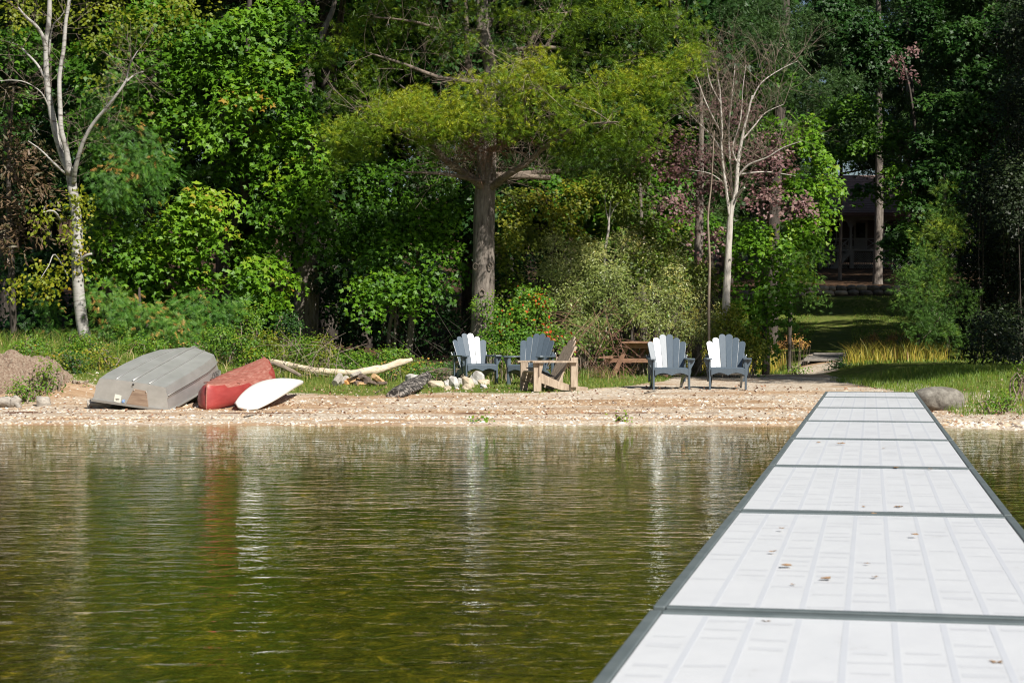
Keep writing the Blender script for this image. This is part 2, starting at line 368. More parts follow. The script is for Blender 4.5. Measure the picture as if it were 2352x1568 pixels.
# ---------------------------------------------------------------- ground, water
def build_ground():
    xs = np.concatenate([np.array([-1500, -600, -250, -120, -70, -45, -30, -22]), np.arange(-16, 16.01, .16), np.arange(17, 40, 1.5), np.array([45, 60, 90, 150, 300, 700, 1500])])
    ys = np.concatenate([np.array([-1500, -600, -200, -80, -30, -10, 0, 5]), np.arange(8, 22, .5), np.arange(22, 46, .13), np.arange(46, 90, .5), np.array([95, 100, 105, 110, 115, 120, 130, 150, 200, 300, 500, 900, 2000])])
    X, Y = np.meshgrid(xs, ys); Z = H(X, Y)
    V = np.stack([X, Y, Z], -1).reshape(-1, 3)
    nx, ny = len(xs), len(ys)
    i = (np.arange(ny - 1)[:, None] * nx + np.arange(nx - 1)[None]).ravel()
    me = npmesh('ground', V, [np.stack([i, i + 1, i + nx + 1, i + nx], 1)], smooth_shade=True)
    s = (Y - shore(X)).ravel(); x = X.ravel(); y = Y.ravel()
    n1 = lump(x, y, 1.1, 1)
    def band(c, w_): return np.exp(-((s - c + .15 * n1) / w_) ** 2)
    att = dict(
        gravel=np.clip(.45 + .5 * lump(x * .4, y * 1.7, 1, 3) + .5 * band(1.5, .35) + .4 * band(.45, .2) + .25 * smooth(4, 7, s), 0, 1),
        debris=np.clip(.75 * band(2.1, .22) * (.5 + lump(x, y, .8, 4)) + .35 * band(3.4, .35) * (.5 + lump(x, y, 1.2, 6)) + .35 * band(1.2, .1), 0, 1),
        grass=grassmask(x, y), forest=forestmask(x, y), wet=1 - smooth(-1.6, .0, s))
    for k, a in att.items():
        q = me.attributes.new(k, 'FLOAT', 'POINT'); q.data.foreach_set('value', np.asarray(a, dtype=np.float32))
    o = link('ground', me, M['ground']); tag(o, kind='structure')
    me = npmesh('water', np.array([(-1500, -1500, 0), (1500, -1500, 0), (1500, 27, 0), (-1500, 27, 0)]), [[[0, 1, 2, 3]]])
    tag(link('water', me, M['water']), kind='structure')

def grassmask(x, y):
    s = y - shore(x); n1 = lump(x, y, 1.0, 5)
    edge = np.interp(x, [-9, -6.3, -4.6, -3.4, -2, 0, 1.2, 2.0, 3.0, 3.6, 5, 6.9, 7.4, 9, 14], [4, 5.5, 5.8, 5.7, 5.8, 6.0, 6.2, 8.0, 11, 14.5, 16.5, 16.5, 6, 3.5, 2.5])
    g = smooth(-.6, .9, s - edge + .5 * n1)
    path = smooth(.75, .35, np.abs(x - (7.45 + .2 * (y - 43.0))))
    return np.clip(g, 0, 1) * (1 - path * (s > 17) * (y < 55))
def forestmask(x, y):
    s = y - shore(x)
    woods = smooth(1.5, 0, x - (2.5 + .12 * (s - 15)) ) * smooth(17, 21, s + 2 * lump(x, y, 2))
    right = smooth(11.5, 13.5, x - .17 * (s - 20)) * smooth(14, 18, s)
    return np.clip(np.maximum(np.maximum(woods, right), smooth(60, 63, s)), 0, 1)
build_ground()

# ---------------------------------------------------------------- foliage engine
def unit(a): return a / np.maximum(np.linalg.norm(a, axis=-1, keepdims=True), 1e-9)
def frames(N, D):
    N = unit(N); D = unit(D - N * np.sum(D * N, -1, keepdims=True)); return D, np.cross(N, D), N
T_KITE = (np.array([(0, 0, 0), (.42, .36, .10), (1, 0, -.05), (.42, -.36, .10)]), np.array([[0, 1, 2, 3]]))
T_MAPLE = (np.array([(0, 0, 0), (.35, .16, .05), (.42, .62, -.02), (.55, .20, .05), (1.05, 0, -.08), (.55, -.20, .05), (.42, -.62, -.02), (.35, -.16, .05)]),
           np.array([[0, 1, 2], [0, 3, 4], [0, 4, 5], [0, 6, 7], [0, 1, 3]]))
T_MAPLE = (np.array([(0, 0, 0), (.40, .62, -.03), (.56, .22, .05), (1.05, 0, -.08), (.56, -.22, .05), (.40, -.62, -.03)]),
           np.array([[0, 1, 2], [0, 2, 4], [2, 3, 4], [0, 4, 5]]))
T_NARROW = (np.array([(0, 0, 0), (.45, .13, .03), (1, 0, 0), (.45, -.13, .03)]), np.array([[0, 1, 2, 3]]))
def tuft(k=7, wdt=.045, spread=.75):
    r_ = np.random.default_rng(3); V = []; Fc = []
    for i in range(k):
        a = i * 2 * math.pi / k + r_.uniform(-.3, .3); sp = spread * r_.uniform(.35, 1)
        d = np.array((1, sp * math.cos(a), sp * math.sin(a))); d /= np.linalg.norm(d)
        s_ = np.array((0, -math.sin(a), math.cos(a))) * wdt
        b = len(V); V += [tuple(s_), tuple(-s_), tuple(d)]; Fc.append([b, b + 1, b + 2])
    return np.array(V), np.array(Fc)
T_TUFT = tuft()
T_TUFT9 = tuft(12, .028, .85)
def tuftF(k):
    return tuft(k, .07, .9)
T_TUFT5 = tuft(5, .075, .9)
def frond():
    V = []; Fc = []
    for k in range(5):
        t = .15 + k * .17; L_ = .42 * (1 - t * .55)
        for sgn in (1, -1):
            b = len(V); V += [(t, 0, 0), (t + .09, 0, 0), (t + .22, sgn * L_, -.06)]; Fc.append([b, b + 1, b + 2])
    b = len(V); V += [(0, .02, 0), (0, -.02, 0), (1, 0, -.08)]; Fc.append([b, b + 1, b + 2])
    return np.array(V), np.array(Fc)
T_FROND = frond()

class Cloud:
    "gathers leaves; build() makes one mesh"
    def __init__(s): s.V = []; s.F = []; s.t = []; s.n = 0
    def leaves(s, P, N, D, size, tmpl, tint):
        tv, tf = tmpl; U, Wd, Nn = frames(N, D); k = len(P)
        size = np.broadcast_to(size, (k,))[:, None, None]
        V = P[:, None, :] + size * (tv[None, :, 0:1] * U[:, None] + tv[None, :, 1:2] * Wd[:, None] + tv[None, :, 2:3] * Nn[:, None])
        s.V.append(V.reshape(-1, 3)); s.F.append((tf[None] + (s.n + np.arange(k) * len(tv))[:, None, None]).reshape(-1, tf.shape[1]))
        s.t.append(np.repeat(np.broadcast_to(tint, (k,)), len(tf))); s.n += k * len(tv)
    def mesh(s, name, origin=(0, 0, 0)):
        by = {}
        for f, t in zip(s.F, s.t): by.setdefault(f.shape[1], []).append((f, t))
        faces = []; tint = []
        for k, fl in by.items():
            faces.append(np.concatenate([f for f, _ in fl])); tint.append(np.concatenate([t for _, t in fl]))
        return npmesh(name, np.concatenate(s.V) - np.array(origin), faces, np.clip(np.concatenate(tint), 0, 1))

def rdir(n_): return unit(rng.normal(size=(n_, 3)))

def mass(cl, c, r, nspray, per=45, size=.11, tmpl=T_MAPLE, tint=.5, front=.55, sr=.38, tv=.16, droop=.45, toward=(0, -1, .45), flat=.8, shell=(.55, 1.05), jit=0.0):
    "sprays of leaves spread over an ellipsoidal mass: c centre, r radii"
    c = np.array(c, float); r = np.array(r, float)
    d = rdir(nspray); tw = unit(np.array(toward, float))
    flip = (d @ tw < 0) & (rng.random(nspray) < front)
    d[flip] = d[flip] - 2 * (d[flip] @ tw)[:, None] * tw
    q = c + d * r * rng.uniform(shell[0], shell[1], (nspray, 1))
    m = unit(d * .55 + np.array((.10, -.40, flat)) + rng.normal(size=(nspray, 3)) * .22)
    u, v, m = frames(m, rdir(nspray))
    R_ = sr * rng.uniform(.6, 1.35, nspray)
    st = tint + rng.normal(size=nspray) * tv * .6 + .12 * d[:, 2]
    k = np.maximum((per * rng.uniform(.6, 1.4, nspray)).astype(int), 3)
    idx = np.repeat(np.arange(nspray), k); n_ = len(idx)
    rho = np.sqrt(rng.random(n_)); th = rng.uniform(0, 2 * math.pi, n_)
    el = 1.35  # a spray is longer than wide
    a = (rho * np.cos(th) * R_[idx] * el)[:, None]; b = (rho * np.sin(th) * R_[idx] / el)[:, None]
    P = q[idx] + u[idx] * a + v[idx] * b + m[idx] * (rng.normal(size=(n_, 1)) * .07)
    P[:, 2] -= droop * rho ** 2 * R_[idx]
    D = unit(u[idx] * a + v[idx] * b + np.array((0, 0, -.35 * sr)) + rng.normal(size=(n_, 3)) * .35 * sr)
    if jit: D = unit(D * .45 + np.array((0, -.1, .45)) + rng.normal(size=(n_, 3)) * jit)
    N = unit(m[idx] + rng.normal(size=(n_, 3)) * .38)
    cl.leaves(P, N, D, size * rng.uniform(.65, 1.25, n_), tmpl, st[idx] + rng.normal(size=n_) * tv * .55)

def px_mass(cl, px, py, Y, rx, ry, **k):
    "the same, the mass measured in the photograph's frame at distance Y"
    c = W(px, py, Y); a = rx / F * Y; b = ry / F * Y
    dens = k.pop('dens', 1.0); sr = k.get('sr', .38)
    ns = int(max(6, dens * 5.2 * (a * b + .5 * a * max(a, b)) / (sr * sr)))
    mass(cl, c, (a, k.pop('dy', max(a, b) * .9), b), ns, **k)

def wobble(p, a):
    return [Vector(q) + Vector((random.uniform(-a, a), random.uniform(-a, a), random.uniform(-a, a) * .3)) for q in p]

def px_path(pts, Y=None):
    "pts: (px, py[, Y])"
    return [Vector(W(p[0], p[1], p[2] if len(p) > 2 else Y)) for p in pts]

def trunk_part(parent, name, pts, rad, mat, seg=10, rough=.04, wob=.0, n=5):
    o = parent.location
    P = spline(wobble(pts, wob) if wob else pts, n)
    k = len(P); base = np.linspace(0, 1, len(rad)); rr = np.interp(np.linspace(0, 1, k), base, rad)
    mb = MB(); mb.tube([p - o for p in P], list(rr), seg, rough)
    return mb.build(name, mat, parent)

def twigs_mesh(parent, name, roots, mat, count=60, length=.9, rad=.006, up=.2, spread=1.0, fork=2):
    "fine twigs sprouting from the given polylines, joined"
    mb = MB(); o = parent.location
    pts = [p for r_ in roots for p in spline(r_, 4)]
    for i in range(count):
        a = random.choice(pts); d = Vector((random.uniform(-1, 1), random.uniform(-1, 1), random.uniform(-.6, 1) + up)) * spread
        d.normalize(); L_ = length * random.uniform(.35, 1)
        def go(p, d, L_, r_, lvl):
            q = [p]; 
            for k in range(3):
                d = (d + Vector([random.uniform(-.28, .28) for _ in range(3)])).normalized(); q.append(q[-1] + d * L_ / 3)
            mb.tube([x - o for x in q], [r_, r_ * .8, r_ * .6, r_ * .35], 3, cap=False)
            if lvl:
                for _ in range(2):
                    go(q[random.choice((1, 2))], (d + Vector([random.uniform(-.8, .8) for _ in range(3)])).normalized(), L_ * .6, r_ * .6, lvl - 1)
        go(a, d, L_, rad, fork)
    b = mb.build(name, mat, parent); return b

def crown(parent, cl, mat, name='crown'):
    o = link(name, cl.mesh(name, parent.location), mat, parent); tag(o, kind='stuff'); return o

def tree(name, px, Y, label, group=None, z=None, cat='tree'):
    x = (px - 1176) / F * Y
    t = empty(name, (x, Y, Hs(x, Y) if z is None else z)); tag(t, label, cat, group); return t
# ---------------------------------------------------------------- the cabin behind the trees
def cabin():
    Y = 115.0; k = Y / F
    def P(px, py, dy=0): 
        p = W(px, py, Y); return Vector((p[0], p[1] + dy, p[2]))
    t = empty('cabin', (P(1955, 620).x, Y, P(1955, 622).z)); o = t.location
    tag(t, 'dark brown cabin with railed porch at the top of the slope', 'cabin')
    zd, zr, ze, zb = P(0, 571).z - o.z, P(0, 548).z - o.z, P(0, 497).z - o.z, -.6
    X = lambda px: P(px, 0).x - o.x
    x0, x1 = X(1745), X(2240)
    mb = MB(); mb.box(((x0 + x1) / 2, 5.2, (ze + zd) / 2), (x1 - x0, 6.4, ze - zd + 1.2)); mb.build('wall', M['siding'], t)
    # roof
    th = .18; xm = (x0 + x1) / 2
    rf = MB(); zt = P(0, 395).z - o.z
    prof = [(-.5, ze), (-.5, ze + th), (4.6, zt + th), (9.6, ze + th), (9.6, ze), (4.6, zt)]
    rf.add([(x0 - .5, a, b) for a, b in prof] + [(x1 + .5, a, b) for a, b in prof],
           [(0, 1, 2, 5), (5, 2, 3, 4), (6, 11, 8, 7), (11, 10, 9, 8), (1, 7, 8, 2), (2, 8, 9, 3), (0, 5, 11, 6), (5, 4, 10, 11), (0, 6, 7, 1), (4, 3, 9, 10)])
    roof = rf.build('roof', M['shingle'], t)
    n = 22
    for i in range(n):   # shingle courses
        f = i / n; g = MB(); y_ = -.52 + 5.1 * f; z_ = ze + th + (zt - ze) * f + .03
        g.box(((x0 + x1) / 2, y_ + .1, z_ + .04), (x1 - x0 + 1, .26, .03), (math.atan2(zt - ze, 5.1) - .08, 0, 0)); g.build('shingle_course', M['shingle'], roof)
    mb = MB(); mb.box(((x0 + x1) / 2, 1.0, zd - .09), (x1 - x0, 2.0, .14)); mb.build('porch_deck', M['trim'], t)
    mb = MB(); mb.box(((x0 + x1) / 2, .06, ze - .12), (x1 - x0, .12, .24)); mb.build('porch_beam', M['trim'], t)
    posts = [1740, 1812, 1884, 1954.5, 2026, 2098, 2170, 2238]
    for px in posts:
        mb = MB(); mb.box((X(px), .06, (ze - .24 + zd) / 2), (.16, .14, ze - .24 - zd)); po = mb.build('porch_post', M['trim'], t)
        for sg in (1, -1):
            g = MB(); arc = [(0, 0)] + [(sg * (.45 - .45 * math.sin(a)), -.45 + .45 * math.cos(a) - 0) for a in np.linspace(0, math.pi / 2, 5)]
            arc = [(0, 0), (sg * .45, 0), (sg * .30, -.06), (sg * .14, -.2), (sg * .06, -.45), (0, -.45)]
            g.prism([(a + sg * .08, b) for a, b in arc][::sg], .06, Matrix.Translation((X(px), .06, ze - .24)) @ Matrix.Rotation(R(90), 4, 'X')); g.build('bracket', M['trim'], po)
        mb = MB(); mb.box((X(px) + .05, .12, (zd - .16 + zb) / 2), (.26, .2, zd - .16 - zb)); mb.build('foundation_post', M['trim'], t)
    for a, b in zip(posts[:-1], posts[1:]):
        xa, xb = X(a) + .08, X(b) - .08
        stairs = (a == 1884)
        r_ = MB(); r_.box(((xa + xb) / 2, .06, zr), (xb - xa, .09, .06)); rail = r_.build('railing', M['trim'], t)
        g = MB(); g.box(((xa + xb) / 2, .06, zd + .08), (xb - xa, .07, .05)); g.build('bottom_rail', M['trim'], rail)
        w_ = (xb - xa) / 2
        for j in range(2):
            cx = xa + w_ * (j + .5); hh = zr - zd - .12
            for sg in (1, -1):
                g = MB(); g.box((cx, .06 + .02 * sg, (zr + zd) / 2 + .03), (math.hypot(w_, hh) * .97, .03, .045), (0, sg * math.atan2(hh, w_), 0)); g.build('cross_brace', M['trim'], rail)
            g = MB(); g.box((cx + w_ / 2 - .01, .06, (zr + zd) / 2), (.045, .05, hh)); g.build('baluster', M['trim'], rail)
        lt = MB(); zc0, zc1 = zb + .3, zd - .2
        hh = zc1 - zc0; w_ = xb - xa - .2; kx = -hh
        while kx < w_:
            for sg in (1, -1):
                a0 = max(0, kx); a1 = min(w_, kx + hh)
                if a1 - a0 > .05:
                    za, zb_ = (a0 - kx), (a1 - kx)
                    if sg < 0: za, zb_ = hh - za, hh - zb_
                    p, q = Vector((xa + .1 + a0, .1 + .012 * sg, zc0 + za)), Vector((xa + .1 + a1, .1 + .012 * sg, zc0 + zb_))
                    d = q - p; lt.box((p + q) / 2, (d.length, .012, .035), (0, -math.atan2(d.z, d.x), 0))
            kx += .15
        lo = lt.build('lattice', M['trim'], t); lo['kind'] = 'stuff'
    # windows and door in the porch wall
    for px, ww in ((1778, .9), (1850, .9), (1920, .8), (2062, .9), (2134, .9)):
        g = MB(); zc = (zd + ze) / 2
        for sx in (-1, 1): g.box((X(px) + sx * ww / 2, 1.97, zc), (.08, .06, 1.3))
        for sz in (-1, 1): g.box((X(px), 1.97, zc + sz * .65), (ww + .08, .064, .08))
        g.box((X(px), 1.97, zc), (ww, .05, .04)); wdw = g.build('window', M['trim'], t)
        p = MB(); p.box((X(px), 1.985, zc), (ww, .02, 1.28)); p.build('pane', M['glass'], wdw)
    g = MB(); g.box((X(1990), 1.98, zd + 1.0), (.9, .06, 1.98)); d = g.build('door', M['trim'], t)
    g = MB(); g.box((X(1990), 1.94, zd + 1.3), (.6, .03, 1.0)); g.build('pane', M['glass'], d)
    # side stairs along the porch front
    s0, s1 = Vector((X(1893), -.45, zb + .25)), Vector((X(1952), -.45, zd - .1))
    for yy in (-.15, -1.05):
        g = MB(); g.box(((s0 + s1) / 2 + Vector((0, yy + .45, 0))), ((s1 - s0).length, .05, .24), (0, -math.atan2(s1.z - s0.z, s1.x - s0.x), 0)); g.build('stair_stringer', M['trim'], t)
    for j in range(9):
        p = s0.lerp(s1, (j + .5) / 9); g = MB(); g.box((p.x, -.6, p.z + .05), (.24, .86, .04)); g.build('stair_tread', M['trim'], t)
        q = MB(); q.box((p.x, -1.05, p.z + .5), (.035, .035, .95)); q.build('stair_baluster', M['trim'], t)
    g = MB(); g.box(((s0 + s1) / 2 + Vector((0, -.6, .95))), ((s1 - s0).length, .06, .06), (0, -math.atan2(s1.z - s0.z, s1.x - s0.x), 0)); g.build('stair_handrail', M['trim'], t)
cabin()

# ---------------------------------------------------------------- dry stone wall below the cabin slope
def stoneblob(name, mat, size, parent=None, loc=(0, 0, 0), rot=0, seg=(8, 6), jag=.16, flatb=.6, seed=None):
    r_ = random.Random(seed); V = []; Fc = []; a, b = seg
    off = [r_.uniform(0, 6) for _ in range(6)]
    for i in range(b + 1):
        th = math.pi * i / b
        for j in range(a):
            ph = 2 * math.pi * j / a
            d = Vector((math.sin(th) * math.cos(ph), math.sin(th) * math.sin(ph), math.cos(th)))
            q = 1 + jag * (math.sin(2.3 * d.x + off[0] + 2 * d.z) + math.sin(3.1 * d.y + off[1]) + math.sin(4.3 * d.z + off[2] + 3 * d.x)) / 2
            e = Vector([math.copysign(abs(c) ** .8, c) for c in d])
            z = e.z * size[2] / 2 * q; z = z if z > -size[2] * flatb / 2 else -size[2] * flatb / 2
            V.append((e.x * size[0] / 2 * q, e.y * size[1] / 2 * q, z))
    for i in range(b):
        for j in range(a): Fc.append((i * a + j, (i + 1) * a + j, (i + 1) * a + (j + 1) % a, i * a + (j + 1) % a))
    mb = MB(); mb.add(V, Fc, True, Matrix.Rotation(rot, 4, 'Z')); return mb.build(name, mat, parent, loc)

def stone_wall():
    Y0 = 82.0; xa, xb = (1700 - 1176) / F * Y0, (2290 - 1176) / F * Y0
    t = empty('stone_wall', ((xa + xb) / 2, Y0, Hs((xa + xb) / 2, Y0))); tag(t, 'low dry stone wall crossing the shaded lawn below the cabin', 'wall')
    o = t.location
    for row in range(2):
        x = xa
        while x < xb:
            w_ = random.uniform(.3, .65)
            stoneblob('stone', M[random.choice(['darkstone', 'darkstone', 'tanstone'])], (w_ * 1.15, .5, .30), t, Vector((x + w_ / 2, Y0 + .12 * row - .2, Hs(x, Y0 - .5) + .10 + .22 * row)) - o, 0, (8, 5), .12, .9, int(x * 100) + row)
            x += w_
stone_wall()

# ---------------------------------------------------------------- prototypes of the deep wood (mesh data shared by the copies)
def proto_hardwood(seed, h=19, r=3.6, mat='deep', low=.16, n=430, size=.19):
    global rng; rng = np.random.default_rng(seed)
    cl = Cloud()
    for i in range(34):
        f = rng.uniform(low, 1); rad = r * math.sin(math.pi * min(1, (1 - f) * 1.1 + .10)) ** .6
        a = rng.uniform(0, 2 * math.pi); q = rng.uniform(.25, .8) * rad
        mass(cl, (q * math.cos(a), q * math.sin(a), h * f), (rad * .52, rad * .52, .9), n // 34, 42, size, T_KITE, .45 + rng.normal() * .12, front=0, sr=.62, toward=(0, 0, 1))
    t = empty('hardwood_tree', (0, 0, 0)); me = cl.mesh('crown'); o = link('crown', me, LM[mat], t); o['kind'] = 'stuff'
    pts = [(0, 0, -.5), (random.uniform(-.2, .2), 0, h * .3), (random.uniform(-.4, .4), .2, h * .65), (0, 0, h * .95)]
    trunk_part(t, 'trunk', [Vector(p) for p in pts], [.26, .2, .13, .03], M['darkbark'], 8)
    for k in range(7):
        f = random.uniform(.25, .8); a = random.uniform(0, 6.28); L_ = r * random.uniform(.5, .9)
        p = Vector((0, 0, h * f)); q = p + Vector((math.cos(a) * L_, math.sin(a) * L_, L_ * random.uniform(.4, .8)))
        trunk_part(t, 'limb', [p, p.lerp(q, .5) + Vector((0, 0, -.2)), q], [.09, .06, .02], M['darkbark'], 5)
    return t
def proto_conifer(seed, h=24, r=3.2, mat='farpine', low=.15, size=.30):
    global rng; rng = np.random.default_rng(seed)
    cl = Cloud(); t = empty('pine_tree', (0, 0, 0)); roots = []
    nl = 20
    for i in range(nl):
        f = low + (1 - low) * i / nl; rad = r * (1 - (f - low) / (1 - low)) ** .7 * random.uniform(.8, 1.15) + .3
        for k in range(random.randint(3, 5)):
            a = random.uniform(0, 6.28); d = np.array((math.cos(a), math.sin(a), 0)); z = h * f + random.uniform(-.4, .4)
            if i % 2 == 0 and k < 2: trunk_part(t, 'limb', [Vector((0, 0, z)), Vector(d * rad * .5) + Vector((0, 0, z + .1)), Vector(d * rad) + Vector((0, 0, z + .45))], [.05, .035, .01], M['darkbark'], 4)
            for s_ in (.45, .75, 1.0):
                c = d * rad * s_; c[2] = z + .45 * s_ * s_
                mass(cl, c, (.55, .55, .22), 6, 13, size, T_TUFT5, .45 + rng.normal() * .15, front=0, sr=.38, droop=.1, toward=(0, 0, 1))
    me = cl.mesh('crown'); o = link('crown', me, LM[mat], t); o['kind'] = 'stuff'
    trunk_part(t, 'trunk', [Vector((0, 0, -.5)), Vector((.1, 0, h * .4)), Vector((0, 0, h))], [.27, .19, .02], M['darkbark'], 9)
    return t
def place(t, x, y, label, group=None, s=1.0, rz=0, first=False, dz=0, name=None):
    o = t if first else copy_tree(t)
    if name: o.name = name
    o.location = (x, y, Hs(x, y) + dz); o.rotation_euler = (0, 0, rz); o.scale = (s, s, s)
    tag(o, label, 'tree', group); return o

HA, HB, HC = proto_hardwood(11), proto_hardwood(12, 22, 4.0), proto_hardwood(13, 15, 3.4, 'maple', .1, 400, .17)
CA = proto_conifer(21); CB = proto_conifer(22, 27, 3.8)
LH = 'tall dark leafy tree standing deep in the wood behind the beach'
LP = 'tall dark pine standing deep in the wood behind the beach'
rnd = random.Random(5)
used = set()
LAND = ((-2, 'left of the birch'), (330, 'behind the birch and the silver boat'), (620, 'behind the curved maple'), (900, 'behind the old dark trunk'), (1250, 'behind the big pine'), (1560, 'behind the willow bushes'), (1830, 'behind the dead tree'), (2100, 'behind the cabin'), (9999, 'behind the dark shrubs at right'))
def put(P, x, y, s=1.0, lab=None, grp='trees deep in the wood'):
    q_ = 1176 + x / y * F; where = next(w_ for a, w_ in LAND if q_ < a)
    lab_ = lab or ('dark %s %s the wood %s' % ('pine' if P in (CA, CB) else 'leafy tree', 'in front of' if y < 54 else 'amid' if y < 70 else 'at the back of', where))
    place(P, x, y, lab_, grp, s, rnd.uniform(0, 6.28), P not in used and not used.add(P))
def clear(x, y):
    "keeps the view over the lawn to the cabin open"
    px = 1176 + x / y * F
    return (1815 < px < 2095 and y < 118)
# rows behind the beach
for row, (Y, dx) in enumerate(((47.5, 3.0), (51.5, 3.1), (56, 3.4), (63, 4.0), (72, 5.0), (84, 6.0))):
    hw = Y * .30 + 3
    x = -hw - 2
    while x < hw + 4:
        xx = x + rnd.uniform(-.8, .8); yy = Y + rnd.uniform(-1.4, 1.4)
        lim = 5.8 + .13 * (yy - 46)            # edge of the wood beside the lawn
        if xx < lim or xx > (19.5 if yy < 54.5 else lim + 9 + .16 * (yy - 46)):
            P = rnd.choice([HA, HB, HC, CA, HB] if row < 3 else [HA, HB, CA, CB, HB])
            if not clear(xx, yy): put(P, xx, yy, rnd.uniform(.85, 1.15))
        x += dx
for x, y, P, s in ((10, 124, CB, 1.1), (16, 128, HB, 1.2), (22, 127, CA, 1.15), (27.5, 125, HB, 1.1), (33, 128, CB, 1.2), (39, 124, HA, 1.2), (13, 136, HB, 1.3), (19.5, 138, CB, 1.3), (25, 137, HB, 1.3),
                   (31, 139, HB, 1.3), (37, 137, CB, 1.3), (44, 134, HB, 1.2), (8, 112, HB, 1.1), (13.6, 108, CA, 1.0), (29.5, 108, HB, 1.0), (33.5, 104, CA, 1.1), (12.0, 97, HA, 1.0), (26.3, 97, CB, 1.0),
                   (24.6, 90, HB, .95), (10.6, 88, CB, 1.0), (28.5, 84, HA, 1.1), (23.2, 77, CA, .95), (20.4, 69, HB, .9), (17.7, 61, CB, .85), (18.3, 54, HA, .9), (15.4, 56, CA, .8), (5, 118, HB, 1.2), (0, 112, HA, 1.2), (-6, 110, HB, 1.2), (-14, 108, CB, 1.2), (-22, 106, HB, 1.2), (27.2, 106.5, HB, 1.15), (29, 101, CB, 1.1), (26, 111, CA, 1.1), (31.5, 96, HB, 1.2), (16.2, 104, HB, 1.0)):
    if not clear(x, y) or y > 118: put(P, x, y, s)
# trees right of the frame whose shade lies over the beach and the lawn
for x, y, P, s, lab in ((14.2, 31.0, HB, .52, 'broad leafy tree on the shore just beyond the right edge'),
                        (15.6, 28.6, HA, .70, 'taller leafy tree behind the broad shore tree'),
                        (11.5, 31.8, HB, .45, 'young leafy tree between the boulder and the broad shore tree'),
                        (10.7, 29.2, HC, .42, 'low leafy tree touching the right edge above the shore grass'),
                        (11.9, 28.6, HB, .60, 'small leafy tree right of the boulder'),
                        (15.6, 39.6, HB, .58, 'leafy tree behind the shore trees at right'),
                        (18.2, 40.5, CB, .80, 'pine rising behind the dark shrubs at right'),
                        (16.0, 30.0, HA, .55, 'leafy tree standing rightmost on the shore')):
    put(P, x, y, s, lab, None)
# pines over the lawn with bare lower trunks
def lawn_pine(px, Y, wpx, label, name='pine_tree', hh=20):
    t = tree(name, px, Y, label); o = t.location; w_ = wpx / F * Y / 2
    trunk_part(t, 'trunk', [o + Vector((0, 0, -.4)), o + Vector((.02, 0, .5)), o + Vector((.1, 0, 6)), o + Vector((0, 0, hh))], [w_ * 1.6, w_, w_ * .85, w_ * .3], M['bark'], 12, .06)
    cl = Cloud()
    for k in range(26):
        f = rng.uniform(.34, 1); a = rng.uniform(0, 6.28); rad = 3.2 * (1.15 - f)
        c = np.array(o) + (math.cos(a) * rad, math.sin(a) * rad, hh * f)
        mass(cl, c, (1.1, 1.1, .35), 22, 12, .32, T_TUFT5, .4, front=0, sr=.5, droop=.1, toward=(0, 0, 1))
        if k % 3 == 0: trunk_part(t, 'limb', [o + Vector((0, 0, hh * f - .5)), Vector(c)], [.07, .02], M['darkbark'], 5)
    crown(t, cl, LM['farpine'])
lawn_pine(2015, 92, 22, 'stout pine with sunlit grey trunk right of the cabin stairs')
lawn_pine(1928, 97, 8, 'thin dark pine directly in front of the cabin stairs', hh=17)
lawn_pine(2082, 104, 14, 'pine at the right end of the cabin porch', hh=22)
lawn_pine(1806, 99, 14, 'pine hidden by leaves left of the cabin porch', hh=21)

